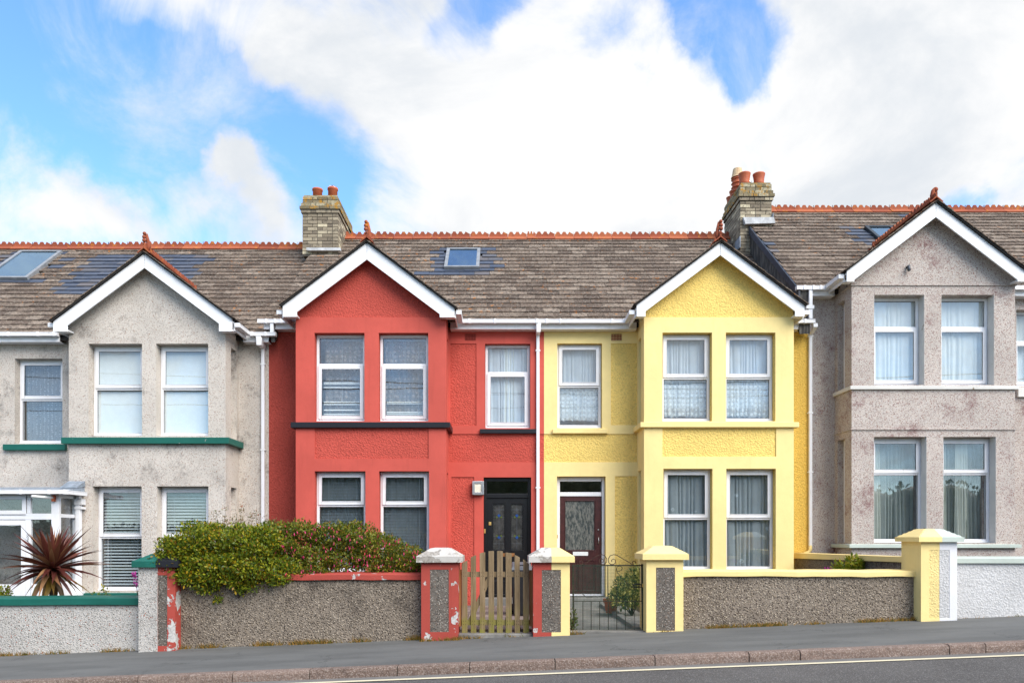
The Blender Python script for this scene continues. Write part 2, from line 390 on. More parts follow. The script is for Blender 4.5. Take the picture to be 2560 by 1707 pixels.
def m_ground():
    m, nt, out = newmat('road_asphalt')
    sp = nt.voro(110, out='Color')
    cell = nt.n('ShaderNodeSeparateColor', ins={0: sp}).outputs[0]
    c = nt.mix(nt.rng(nt.noise(0.9, 6), 0.3, 0.7), (0.070, 0.066, 0.063), (0.094, 0.089, 0.085))
    c = nt.mix(nt.rng(cell, 0.72, 0.98, 0, 0.8), c, (0.22, 0.21, 0.20))
    c = nt.mix(nt.rng(nt.noise(1, 5, vec=nt.sc(nt.pos(), (0.3, 3, 1))), 0.5, 0.75, 0, 0.4), c, (0.115, 0.112, 0.108))
    finish(nt, out, c, 0.85, nt.bump(nt.voro(110), 0.5, 0.006), 0.3)
    m, nt, out = newmat('pavement_tarmac')
    c = nt.mix(nt.rng(nt.noise(1, 6, 0.6, vec=nt.sc(nt.pos(), (0.6, 2.2, 1))), 0.3, 0.7), (0.098, 0.099, 0.095), (0.138, 0.139, 0.133))
    c = nt.mix(nt.rng(nt.noise(5, 6, 0.7), 0.5, 0.8, 0, 0.5), c, (0.080, 0.080, 0.076))
    c = nt.mix(nt.rng(nt.noise(120, 3), 0.55, 0.75, 0, 0.35), c, (0.20, 0.20, 0.19))
    crack = nt.voro(0.55, feature='DISTANCE_TO_EDGE', vec=nt.n('ShaderNodeVectorMath', operation='ADD', ins={0: nt.pos(), 1: nt.noise(2.5, 6, 0.7, out='Color')}).outputs[0])
    cm = nt.math('MULTIPLY', nt.rng(crack, 0.007, 0.003), nt.rng(nt.noise(0.6, 3), 0.5, 0.6))
    c = nt.mix(nt.math('MULTIPLY', cm, 0.7), c, (0.035, 0.035, 0.034))
    c = nt.mix(nt.rng(nt.noise(2.2, 7, 0.75), 0.62, 0.72, 0, 0.45), c, (0.066, 0.066, 0.064))
    finish(nt, out, c, 0.85, nt.bump(nt.noise(120, 3), 0.4, 0.004), 0.3)
    m, nt, out = newmat('gutter_tarmac')
    c = nt.mix(nt.noise(6, 6, 0.7), (0.11, 0.105, 0.10), (0.22, 0.21, 0.20))
    finish(nt, out, c, 0.9, nt.bump(nt.noise(90, 3), 0.4, 0.004), 0.2)
    m, nt, out = newmat('granite')
    r = rnd_fac(nt)
    c = nt.ramp(r, [(0, (0.135, 0.092, 0.073)), (1, (0.195, 0.138, 0.112))])
    c = nt.mix(nt.rng(nt.noise(60, 5, 0.75), 0.45, 0.65), c, (0.33, 0.27, 0.235))
    c = nt.mix(nt.rng(nt.noise(9, 6, 0.7), 0.5, 0.75, 0, 0.7), c, (0.085, 0.062, 0.052))
    n = nt.bump(nt.noise(14, 5, 0.65), 0.8, 0.03)
    finish(nt, out, c, 0.85, nt.bump(nt.noise(70, 4), 0.5, 0.006, n), 0.25)
    m, nt, out = newmat('line_yellow')
    wear = nt.rng(nt.noise(22, 7, 0.7), 0.60, 0.74, 0, 0.75)
    c = nt.mix(wear, (0.66, 0.59, 0.42), (0.14, 0.135, 0.13))
    finish(nt, out, c, 0.8, nt.bump(nt.noise(80, 3), 0.4, 0.004), 0.2)
    m, nt, out = newmat('concrete')
    c = nt.mix(nt.rng(nt.noise(2, 6, 0.65), 0.3, 0.7), (0.14, 0.135, 0.125), (0.25, 0.24, 0.22))
    c = nt.mix(nt.rng(nt.noise(12, 6, 0.7), 0.5, 0.75, 0, 0.5), c, (0.08, 0.078, 0.07))
    finish(nt, out, c, 0.9, nt.bump(nt.noise(40, 5), 0.4, 0.006), 0.2)
    m, nt, out = newmat('paver')
    r = rnd_fac(nt)
    c = nt.ramp(r, [(0, (0.15, 0.115, 0.105)), (1, (0.26, 0.21, 0.19))])
    c = nt.mix(nt.rng(nt.noise(14, 6, 0.7), 0.5, 0.75, 0, 0.6), c, (0.09, 0.08, 0.07))
    finish(nt, out, c, 0.9, nt.bump(nt.noise(40, 5), 0.4, 0.005), 0.2)
    m, nt, out = newmat('earth')
    c = nt.mix(nt.noise(0.5, 6), (0.06, 0.075, 0.03), (0.10, 0.09, 0.05))
    finish(nt, out, c, 0.95, None, 0.1)
    m, nt, out = newmat('gate_wood')
    r = rnd_fac(nt)
    g = nt.noise(1, 6, 0.65, vec=nt.sc(nt.pos(), (38, 38, 2.2)), dist=0.6)
    c = nt.mix(nt.rng(g, 0.3, 0.7), (0.135, 0.092, 0.048), (0.285, 0.205, 0.115))
    c = nt.mix(nt.math('MULTIPLY', r, 0.4), c, (0.20, 0.155, 0.10))
    kn = nt.rng(nt.voro(1.0, vec=nt.sc(nt.pos(), (11, 11, 4))), 0.10, 0.05)
    c = nt.mix(nt.math('MULTIPLY', kn, 0.8), c, (0.05, 0.032, 0.018))
    # algae on the damp lower ends of the pickets
    z = nt.n('ShaderNodeSeparateXYZ', ins={0: nt.pos()}).outputs[2]
    al = nt.math('MULTIPLY', nt.rng(z, 0.55, 0.05), nt.rng(nt.noise(6, 5), 0.35, 0.6))
    c = nt.mix(nt.math('MULTIPLY', al, 0.75), c, (0.20, 0.20, 0.025))
    finish(nt, out, c, 0.8, nt.bump(g, 0.4, 0.004), 0.2)
    m, nt, out = newmat('post_wood')
    g = nt.noise(1, 6, 0.65, vec=nt.sc(nt.pos(), (38, 38, 2.2)), dist=0.6)
    c = nt.mix(nt.rng(g, 0.3, 0.7), (0.20, 0.085, 0.032), (0.34, 0.16, 0.06))
    finish(nt, out, c, 0.8, nt.bump(g, 0.4, 0.004), 0.2)
m_ground()
def m_leaf(name, stops, trans=0.3, rough=0.45):
    m, nt, out = newmat(name)
    r = rnd_fac(nt)
    c = nt.ramp(r, stops)
    df = nt.n('ShaderNodeBsdfPrincipled', ins={'Base Color': c, 'Roughness': rough, 'Specular IOR Level': 0.35})
    tl = nt.n('ShaderNodeBsdfTranslucent', ins={'Color': c})
    mx = nt.n('ShaderNodeMixShader', ins={0: trans, 1: df.outputs[0], 2: tl.outputs[0]})
    nt.t.links.new(mx.outputs[0], out.inputs[0])
m_leaf('leaf_hebe', [(0, (0.040, 0.075, 0.008)), (0.4, (0.115, 0.170, 0.010)), (0.75, (0.24, 0.260, 0.014)), (0.88, (0.36, 0.33, 0.02)), (0.94, (0.48, 0.27, 0.01)), (1, (0.06, 0.028, 0.022))])
m_leaf('leaf_fuchsia', [(0, (0.035, 0.065, 0.008)), (0.5, (0.115, 0.150, 0.012)), (0.80, (0.24, 0.245, 0.02)), (0.95, (0.30, 0.20, 0.02)), (1, (0.30, 0.09, 0.03))])
m_leaf('leaf_dark', [(0, (0.035, 0.060, 0.020)), (0.6, (0.075, 0.105, 0.035)), (1, (0.12, 0.15, 0.05))])
m_leaf('leaf_variegated', [(0, (0.03, 0.06, 0.012)), (0.4, (0.09, 0.13, 0.02)), (0.7, (0.32, 0.30, 0.06)), (1, (0.50, 0.46, 0.14))])
m_leaf('leaf_lime', [(0, (0.08, 0.13, 0.01)), (0.6, (0.20, 0.24, 0.015)), (1, (0.40, 0.33, 0.02))])
m_leaf('leaf_dry', [(0, (0.16, 0.10, 0.04)), (0.5, (0.24, 0.20, 0.08)), (0.9, (0.12, 0.14, 0.04)), (1, (0.45, 0.10, 0.03))])
m_leaf('weed', [(0, (0.08, 0.11, 0.02)), (0.35, (0.22, 0.15, 0.03)), (1, (0.46, 0.24, 0.06))], 0.2)
m_leaf('petal', [(0, (0.55, 0.012, 0.12)), (0.7, (0.72, 0.035, 0.20)), (1, (0.62, 0.03, 0.05))], 0.3)
m_leaf('petal_violet', [(0, (0.33, 0.01, 0.25)), (1, (0.48, 0.02, 0.30))], 0.3)
m_leaf('leaf_cordyline', [(0, (0.075, 0.018, 0.015)), (0.45, (0.145, 0.042, 0.028)), (0.8, (0.25, 0.115, 0.055)), (1, (0.34, 0.185, 0.085))], 0.15, 0.4)
m_leaf('leaf_cordyline_old', [(0, (0.10, 0.06, 0.02)), (0.6, (0.22, 0.135, 0.02)), (1, (0.34, 0.21, 0.02))], 0.2, 0.45)

# ------------------------------------------------------------------ mesh builder
class MB:
    def __init__(s):
        s.v = []; s.f = []; s.r = []
    def add(s, verts, faces, rnd=None):
        o = len(s.v)
        s.v += [tuple(p) for p in verts]
        s.f += [tuple(i + o for i in f) for f in faces]
        if rnd is not None: s.r += [rnd] * len(faces)
        return s
    def hexa(s, p, rnd=None):
        return s.add(p, [(0, 3, 2, 1), (4, 5, 6, 7), (0, 1, 5, 4), (1, 2, 6, 5), (2, 3, 7, 6), (3, 0, 4, 7)], rnd)
    def box(s, x0, x1, y0, y1, z0, z1):
        return s.hexa([(x0, y0, z0), (x1, y0, z0), (x1, y1, z0), (x0, y1, z0), (x0, y0, z1), (x1, y0, z1), (x1, y1, z1), (x0, y1, z1)])
    def prism(s, poly, y0, y1, axis='y'):
        n = len(poly)
        if axis == 'y': a = [(x, y0, z) for x, z in poly]; b = [(x, y1, z) for x, z in poly]
        elif axis == 'x': a = [(y0, p, q) for p, q in poly]; b = [(y1, p, q) for p, q in poly]
        else: a = [(p, q, y0) for p, q in poly]; b = [(p, q, y1) for p, q in poly]
        return s.add(a + b, [tuple(range(n))[::-1], tuple(range(n, 2 * n))] + [(i, (i + 1) % n, n + (i + 1) % n, n + i) for i in range(n)])
    def frame(s, x0, x1, y0, y1, z0, z1, w, wb=None, wt=None):
        wb = wb or w; wt = wt or w
        s.box(x0, x0 + w, y0, y1, z0, z1); s.box(x1 - w, x1, y0, y1, z0, z1)
        s.box(x0 + w, x1 - w, y0, y1, z0, z0 + wb); s.box(x0 + w, x1 - w, y0, y1, z1 - wt, z1)
        return s
    def tube(s, pts, rad, n=8, cap=True):
        pts = [Vector(p) for p in pts]
        rads = rad if isinstance(rad, (list, tuple)) else [rad] * len(pts)
        rings = []
        up = None
        for i, p in enumerate(pts):
            t = (pts[min(i + 1, len(pts) - 1)] - pts[max(i - 1, 0)]).normalized()
            if up is None:
                up = Vector((0, 0, 1)) if abs(t.z) < 0.9 else Vector((1, 0, 0))
            a = t.cross(up).normalized(); b = a.cross(t).normalized(); up = b
            rings.append([p + (a * math.cos(k * 2 * math.pi / n) + b * math.sin(k * 2 * math.pi / n)) * rads[i] for k in range(n)])
        vs = [q for r in rings for q in r]
        fs = [(i * n + k, i * n + (k + 1) % n, (i + 1) * n + (k + 1) % n, (i + 1) * n + k) for i in range(len(pts) - 1) for k in range(n)]
        if cap:
            fs += [tuple(range(n)), tuple(range((len(pts) - 1) * n, len(pts) * n))]
        return s.add(vs, fs)
    def lathe(s, prof, c, n=16):
        vs = [(c[0] + r * math.cos(2 * math.pi * k / n), c[1] + r * math.sin(2 * math.pi * k / n), c[2] + z) for r, z in prof for k in range(n)]
        m = len(prof)
        fs = [(i * n + k, i * n + (k + 1) % n, (i + 1) * n + (k + 1) % n, (i + 1) * n + k) for i in range(m - 1) for k in range(n)]
        fs += [tuple(range(n))[::-1], tuple(range((m - 1) * n, m * n))]
        return s.add(vs, fs)
    def ball(s, c, r, n=10, sz=1.0):
        prof = [(r * math.sin(math.pi * (i + 0.02) / 6.04), -r * sz * math.cos(math.pi * (i + 0.02) / 6.04)) for i in range(7)]
        return s.lathe(prof, c, n)
    def wall(s, u0, u1, v0, v1, holes, w0, w1, tf, back=True):
        us = sorted({u0, u1, *[min(max(h[0], u0), u1) for h in holes], *[min(max(h[1], u0), u1) for h in holes]})
        vs = sorted({v0, v1, *[min(max(h[2], v0), v1) for h in holes], *[min(max(h[3], v0), v1) for h in holes]})
        nu, nv = len(us) - 1, len(vs) - 1
        def solid(i, j):
            if i < 0 or j < 0 or i >= nu or j >= nv: return False
            cu, cv = (us[i] + us[i + 1]) / 2, (vs[j] + vs[j + 1]) / 2
            return not any(h[0] < cu < h[1] and h[2] < cv < h[3] for h in holes)
        for i in range(nu):
            for j in range(nv):
                if not solid(i, j): continue
                a, b, c, d = us[i], us[i + 1], vs[j], vs[j + 1]
                s.add([tf(a, c, w0), tf(b, c, w0), tf(b, d, w0), tf(a, d, w0)], [(0, 1, 2, 3)])
                if back: s.add([tf(a, c, w1), tf(b, c, w1), tf(b, d, w1), tf(a, d, w1)], [(3, 2, 1, 0)])
                if not solid(i - 1, j): s.add([tf(a, c, w0), tf(a, d, w0), tf(a, d, w1), tf(a, c, w1)], [(0, 1, 2, 3)])
                if not solid(i + 1, j): s.add([tf(b, c, w0), tf(b, c, w1), tf(b, d, w1), tf(b, d, w0)], [(0, 1, 2, 3)])
                if not solid(i, j - 1): s.add([tf(a, c, w0), tf(a, c, w1), tf(b, c, w1), tf(b, c, w0)], [(0, 1, 2, 3)])
                if not solid(i, j + 1): s.add([tf(a, d, w0), tf(b, d, w0), tf(b, d, w1), tf(a, d, w1)], [(0, 1, 2, 3)])
        return s
    def mesh(s, name, smooth=False, clean=True):
        me = bpy.data.meshes.new(name)
        me.from_pydata(s.v, [], s.f)
        if s.r and len(s.r) == len(s.f):
            at = me.attributes.new('rnd', 'FLOAT', 'FACE')
            at.data.foreach_set('value', s.r)
        if clean:
            bm = bmesh.new(); bm.from_mesh(me)
            bmesh.ops.remove_doubles(bm, verts=bm.verts, dist=1e-5)
            bmesh.ops.recalc_face_normals(bm, faces=bm.faces)
            bm.to_mesh(me); bm.free()
        if smooth:
            me.polygons.foreach_set('use_smooth', [True] * len(me.polygons))
        me.update()
        return me
    def build(s, name, mat, parent=None, smooth=False, bevel=0, clean=True, kind=None, label=None):
        me = s.mesh(name, smooth, clean)
        me.materials.append(MATS[mat])
        return link(name, me, parent, bevel, kind, label)
TFY = lambda u, v, w: (u, w, v)       # wall facing the street
TFX = lambda u, v, w: (w, u, v)       # wall running back from the street
def link(name, me, parent=None, bevel=0, kind=None, label=None):
    o = bpy.data.objects.new(name, me); COL.objects.link(o)
    if parent:
        o.parent = parent
        if parent.type == 'EMPTY':
            o.matrix_parent_inverse = Matrix.Translation(-Vector(parent.location))
    if bevel:
        b = o.modifiers.new('bevel', 'BEVEL'); b.width = bevel; b.segments = 2; b.limit_method = 'ANGLE'; b.angle_limit = R(40)
    if kind: o['kind'] = kind
    if label: o['label'] = label
    return o
def tag(o, label, cat, group=None):
    o['label'] = label; o['category'] = cat
    if group: o['group'] = group
    return o
def thing(name, label, cat, loc=(0, 0, 0), group=None):
    o = bpy.data.objects.new(name, None); COL.objects.link(o)
    o.location = loc; o.empty_display_size = 0.2
    return tag(o, label, cat, group)

# ------------------------------------------------------------------ ground
def sheet(name, x0, x1, y0, y1, dz, mat, nx=40, kind='structure', parent=None, zf=None):
    mb = MB()
    xs = [x0 + (x1 - x0) * i / nx for i in range(nx + 1)]
    if x0 < -80: xs = sorted(set(xs + [-80, 80]))
    for a, b in zip(xs, xs[1:]):
        za, zb = (zf(a), zf(b)) if zf else (gz(a) + dz, gz(b) + dz)
        mb.add([(a, y0, za), (b, y0, zb), (b, y1, zb), (a, y1, za)], [(0, 1, 2, 3)])
    return mb.build(name, mat, parent, kind=kind)
sheet('ground', -1500, 1500, -1500, 1500, -0.45, 'earth')
sheet('road', -60, 60, 0.9, DK + 0.05, -0.11, 'road_asphalt')
sheet('gutter_strip', -60, 60, DK - 0.17, DK + 0.05, -0.106, 'gutter_tarmac')
yl = sheet('yellow_line', -60, 60, DK - 0.265, DK - 0.185, -0.102, 'line_yellow')
sheet('pavement', -60, 60, DK + 0.16, DW + 0.3, 0.0, 'pavement_tarmac')
sheet('far_pavement', -60, 60, -1.2, 0.9, 0.0, 'pavement_tarmac')

kb = MB()
kb.prism([(DK + 0.02, -0.3), (DK + 0.155, -0.3), (DK + 0.155, -0.02), (DK + 0.02, -0.02)], -60, 60, 'x')
for i, v in enumerate(kb.v): kb.v[i] = (v[0], v[1], v[2] + gz(v[0]))
kerb = kb.build('kerb', 'mortar', kind='structure')
joints = [-20, -18.6, -17.1, -15.9, -14.4, -13.0, -11.6, -10.2, -8.9, -7.4, -6.1] + [U(p, DK) for p in (344, 581, 774, 993, 1174, 1388, 1638, 1873, 2001, 2374, 2465)] + [6.9, 8.2, 9.3, 10.6, 12.0, 13.1, 14.6, 16, 17.5, 19]
joints = sorted(joints)
joints = [j for i, j in enumerate(joints) if i == 0 or j - joints[i - 1] > 0.3]
rk = random.Random(3)
for a, b in zip(joints, joints[1:]):
    if b < -8 or a > 8: continue
    mb = MB()
    L = b - a - 0.012
    n = 8
    prof = lambda t: [(-0.005 + 0.012 * rk.random(), -0.16), (-0.004 + 0.014 * rk.random(), -0.035), (0.012, -0.008 + 0.007 * rk.random()), (0.035, 0.004 + 0.004 * rk.random()), (0.15, 0.004), (0.15, -0.16)]
    rings = []
    for i in range(n + 1):
        x = a + 0.006 + L * i / n
        rings += [(x, DK + p, gz(x) + q) for p, q in prof(i)]
    m = 6
    fs = [(i * m + k, i * m + (k + 1) % m, (i + 1) * m + (k + 1) % m, (i + 1) * m + k) for i in range(n) for k in range(m)]
    fs += [tuple(range(m)), tuple(range(n * m, n * m + m))]
    mb.add(rings, fs)
    mb.build('kerb_stone', 'granite', kerb)

# ------------------------------------------------------------------ houses
TAN = 0.832
ANG = math.atan(TAN)
DE, DR = 15.40, 19.35                  # eaves and ridge distance
SLOPE_LEN = (DR - DE) / math.cos(ANG)
ROWS, GAUGE = 22, SLOPE_LEN / 22
def roof_matrix(ze):
    m = Matrix(((1, 0, 0, 0), (0, math.cos(ANG), -math.sin(ANG), DE), (0, math.sin(ANG), math.cos(ANG), ze), (0, 0, 0, 1)))
    return m
def on_roof(a, b, ze):
    t = (CY - b) / F
    s = (t * DE - (ze - EYE)) / (TAN - t)
    return U(a, DE + s), s / math.cos(ANG)       # x, distance up the slope

def slate_wedge(wd, ln):
    h = wd / 2
    return [(-h, 0, 0.012), (h, 0, 0.012), (h, ln, 0.0), (-h, ln, 0.0), (-h, 0, 0.042), (h, 0, 0.042), (h, ln, 0.004), (-h, ln, 0.004)]
SLATE_W = 0.352
def slate_mesh(mat, nm):
    mb = MB().hexa(slate_wedge(SLATE_W - 0.006, GAUGE * 1.75))
    me = mb.mesh(nm); me.materials.append(MATS[mat]); return me
ME_SLATE = slate_mesh('slate_old', 'slate'); ME_SLATE_NEW = slate_mesh('slate_new', 'slate_new')

def ridge_tile_mesh():
    mb = MB(); L = 0.49
    # saddle
    for sgn in (-1, 1):
        mb.hexa([(0, 0, 0.02), (L - 0.008, 0, 0.02), (L - 0.008, sgn * 0.15, -0.105), (0, sgn * 0.15, -0.105), (0, 0, 0.05), (L - 0.008, 0, 0.05), (L - 0.008, sgn * 0.165, -0.085), (0, sgn * 0.165, -0.085)])
    # scalloped crest: three flat-topped merlons with round hollows between
    top = []
    p = (L - 0.008) / 3
    for k in range(3):
        x0 = k * p
        for i in range(7):
            t = i / 6
            x = x0 + t * p * 0.60
            top.append((x - p * 0.30 if k else max(0, x - p * 0.30), 0.150 - 0.068 * math.sin(math.pi * t)))
    top = [(x, z) for x, z in top if x >= 0]
    top.append((L - 0.008, 0.150 - 0.062))
    poly = [(0, 0.03)] + [(L - 0.008, 0.03)] + top[::-1]
    mb.prism(poly, -0.017, 0.017)
    me = mb.mesh('ridge_tile'); me.materials.append(MATS['terracotta']); return me
ME_RIDGE = ridge_tile_mesh()

BR = MB()
e = 0.06
BR.add([(-.5, -.5, -.5 + e), (.5, -.5, -.5 + e), (.5, .5, -.5), (-.5, .5, -.5), (-.5, -.5, .5 - e), (.5, -.5, .5 - e), (.5, .5, .5), (-.5, .5, .5)],
       [(0, 3, 2, 1), (4, 5, 6, 7), (0, 1, 5, 4), (1, 2, 6, 5), (2, 3, 7, 6), (3, 0, 4, 7)])
def brick_mesh(mat, nm):
    mb = MB().box(-.5, .5, -.5, .5, -.5, .5)
    me = mb.mesh(nm); me.materials.append(MATS[mat]); return me
ME_BRICK = brick_mesh('buff_brick', 'brick'); ME_BRICK_L = brick_mesh('lichen_brick', 'lichen_brick')

def in_poly(x, y, poly):
    c = False
    for i in range(len(poly)):
        x1, y1 = poly[i]; x2, y2 = poly[i - 1]
        if (y1 > y) != (y2 > y) and x < (x2 - x1) * (y - y1) / (y2 - y1) + x1: c = not c
    return c

def main_roof(house, x0, x1, ze, seed, hide=lambda x, u: False, new=lambda x, u: False, hole=None, clip=(True, True)):
    rg = random.Random(seed)
    mb = MB(); z = ze - 0.03
    poly = [(DE + 0.03, z + 0.02), (DR, z + (DR - DE) * TAN), (2 * DR - DE, z - 0.02), (2 * DR - DE, z - 0.10), (DR, z + (DR - DE) * TAN - 0.12), (DE + 0.03, z - 0.07)]
    mb.prism(poly, x0 + 0.01, x1 - 0.01, 'x')
    roof = mb.build('roof', 'felt_dark', house)
    M = roof_matrix(ze)
    n = 0; rest = MB(); count = 0
    for r in range(ROWS):
        u = r * GAUGE - 0.03
        off = (r % 2) * SLATE_W * 0.5 + random.Random(r * 5 + int(ze * 10)).uniform(-0.05, 0.05)
        xs = -16.0 - off
        while xs < x1:
            a, b = xs, xs + SLATE_W
            xs += SLATE_W
            if clip[0]: a = max(a, x0)
            if clip[1]: b = min(b, x1)
            cx = (a + b) / 2
            if b - a < 0.06 or not x0 <= cx < x1: continue
            if hide(cx, u + GAUGE / 2): continue
            if hole and hole[0] < cx < hole[1] and hole[2] < u + GAUGE / 2 < hole[3]: continue
            isn = new(cx, u + GAUGE / 2)
            sx = (b - a) / SLATE_W
            tilt = rg.gauss(0, 0.006); lift = rg.uniform(0, 0.006); du = rg.gauss(0, 0.006)
            if rg.random() < 0.035 and not isn: du -= rg.uniform(0.01, 0.035); tilt += rg.gauss(0, 0.02)
            loc = M @ Matrix.Translation((cx, u + du, lift)) @ Matrix.Rotation(tilt, 4, 'Z') @ Matrix.Diagonal((sx, 1, 1, 1))
            if (count < 300 and abs(cx) < 12.5) or isn:
                o = bpy.data.objects.new('slate', ME_SLATE_NEW if isn else ME_SLATE)
                COL.objects.link(o); o.parent = roof; o.matrix_basis = loc
                count += 1
            else:
                rest.hexa([loc @ Vector(p) for p in slate_wedge(SLATE_W - 0.006, GAUGE * 1.75)], rg.random())
    if rest.v:
        rest.build('upper_slates', 'slate_old', roof, clean=False, kind='stuff')
    zr = ze + (DR - DE) * TAN
    x = x0
    while x < x1 - 0.1:
        o = bpy.data.objects.new('ridge_tile', ME_RIDGE)
        COL.objects.link(o); o.parent = roof
        o.matrix_basis = Matrix.Translation((x, DR, zr + 0.03 + rg.gauss(0, 0.004))) @ Matrix.Rotation(rg.gauss(0, 0.006), 4, 'Y') @ Matrix.Diagonal((min(1, (x1 - x) / 0.49), 1, 1, 1))
        x += 0.49
    return roof

def window(house, x0, x1, z0, z1, y, split=0.48, style='top', tf=None, glass='glass', sill=True, fw=0.055):
    """frame front at y; x0..x1, z0..z1 the wall opening. Returns the frame."""
    mb = MB(); d = 0.07
    mb.frame(x0 + 0.004, x1 - 0.004, y, y + d, z0 + 0.004, z1 - 0.004, fw, fw + 0.02, fw)
    zt = z1 - (z1 - z0) * split if split else None
    if split: mb.box(x0 + fw + 0.004, x1 - fw - 0.004, y + 0.001, y + d - 0.001, zt - 0.028, zt + 0.028)
    if sill: mb.box(x0 + 0.006, x1 - 0.006, y - 0.035, y + 0.002, z0 + 0.006, z0 + 0.034)
    if tf:
        mb.v = [tf(*v) for v in mb.v]
    fr = mb.build('window', 'upvc', house, bevel=0.005)
    cells = [(z0 + fw + 0.024, (zt - 0.028) if split else z1 - fw - 0.004, 'bottom')]
    if split: cells.append((zt + 0.028, z1 - fw - 0.004, 'top'))
    for a, b, kind in cells:
        u0, u1 = x0 + fw + 0.004, x1 - fw - 0.004
        py = y + 0.035
        if style in (kind, 'both'):
            sm = MB(); s = 0.052; o = 0.014
            sm.frame(u0 - o, u1 + o, y - 0.022, y - 0.001, a - o, b + o, s + o)
            sm.frame(u0 + s - 0.012, u1 - s + 0.012, y - 0.026, y - 0.022, a + s - 0.012, b - s + 0.012, 0.014)
            if tf: sm.v = [tf(*v) for v in sm.v]
            sm.build('sash', 'upvc', fr, bevel=0.005)
            u0 += s; u1 -= s; a += s; b -= s; py = y - 0.012
        ps = MB().box(u0 - 0.006, u1 + 0.006, py, py + 0.006, a - 0.006, b + 0.006)
        if tf: ps.v = [tf(*v) for v in ps.v]
        ps.build('pane', glass, fr)
        sl = MB().frame(u0 - 0.004, u1 + 0.004, py - 0.004, py - 0.001, a - 0.004, b + 0.004, 0.011)
        if tf: sl.v = [tf(*v) for v in sl.v]
        sl.build('seal', 'seal_dark', fr)
    return fr

def drape(name, label, cat, x0, x1, z0, z1, y, mat, folds=14, amp=0.025, seed=0, hem=None, group=None, taper=0.0):
    rg = random.Random(seed)
    n = max(24, folds * 8)
    mb = MB(); cols = []
    ph = rg.uniform(0, 6); amps = [amp * rg.uniform(0.5, 1.3) for _ in range(folds + 2)]
    rows = 8
    for i in range(n + 1):
        t = i / n
        # folds of uneven width
        s = t * folds + 0.45 * math.sin(t * 9 + ph) + 0.25 * math.sin(t * 23 + ph * 2)
        k = int(max(0, min(folds, s)))
        for j in range(rows + 1):
            q = j / rows
            x = x0 + (x1 - x0) * (t + taper * q * (0.5 - t))
            zz = z1 + (z0 - z1) * q
            if hem == 'scallop' and j == rows: zz += 0.035 * abs(math.sin(s * math.pi * 0.9))
            yy = y + amps[k] * math.sin(2 * math.pi * s + 0.5 * math.sin(q * 4 + k)) * (0.55 + 0.6 * q)
            cols.append((x + 0.3 * amps[k] * math.cos(2 * math.pi * s), yy, zz))
    fs = [(i * (rows + 1) + j, (i + 1) * (rows + 1) + j, (i + 1) * (rows + 1) + j + 1, i * (rows + 1) + j + 1) for i in range(n) for j in range(rows)]
    mb.add(cols, fs)
    o = mb.build(name, mat, smooth=True, clean=False)
    return tag(o, label, cat, group)

def venetian(label, x0, x1, z0, z1, y, mat='blind_slat', pitch=0.062, wd=0.05, ang=35, group=None):
    t = thing('venetian_blind', label, 'blind', ((x0 + x1) / 2, y, z0), group)
    mb = MB(); z = z1 - 0.05
    dy, dz = wd / 2 * math.cos(R(ang)), wd / 2 * math.sin(R(ang))
    while z > z0:
        mb.hexa([(x0, y - dy, z - dz), (x1, y - dy, z - dz), (x1, y + dy, z + dz), (x0, y + dy, z + dz),
                 (x0, y - dy, z - dz + 0.003), (x1, y - dy, z - dz + 0.003), (x1, y + dy, z + dz + 0.003), (x0, y + dy, z + dz + 0.003)])
        z -= pitch
    mb.build('slats', mat, t, kind='stuff')
    MB().box(x0, x1, y - 0.025, y + 0.025, z1 - 0.035, z1).build('head_rail', mat, t)
    for f in (0.18, 0.82):
        x = x0 + (x1 - x0) * f
        MB().box(x - 0.003, x + 0.003, y - dy - 0.004, y - dy - 0.002, z0, z1).build('cord', mat, t)
    return t

def bargeboards(house, peak, slope, t, left, right, y=DV, mat='bargeboard_white'):
    """left/right: (end a, inner a, bottom b) on the verge plane"""
    xp, zp = U(peak[0], y), V(peak[1], y)
    tt = t / F * y
    for side, (ea, ia, bb) in (('l', left), ('r', right)):
        xe, xi, zb = U(ea, y), U(ia, y), V(bb, y)
        ze = zp - abs(xp - xe) * slope
        zi = zp - tt - abs(xp - xi) * slope
        zi = max(zi, zb + 0.005)
        g = 0.003 if side == 'r' else -0.003
        MB().prism([(xp + g, zp), (xe, ze), (xe, zb), (xi, zb), (xi, zi), (xp + g, zp - tt)], y, y + 0.03).build('bargeboard', mat, house, bevel=0.004)
        # soffit closing the verge back to the gable wall
        gg = 0.02
        MB().prism([(xp + g, zp - 0.03), (xe - (g / 0.003) * 0.0, ze - 0.03), (xe, ze - 0.06), (xp + g, zp - 0.06)], y + 0.032, DB + 0.02).build('verge_soffit', mat, house)
        MB().prism([(xe, zb + 0.02), (xi, zb + 0.02), (xi, zb + 0.045), (xe, zb + 0.045)], y + 0.032, DB).build('verge_return', mat, house)
    return xp, zp

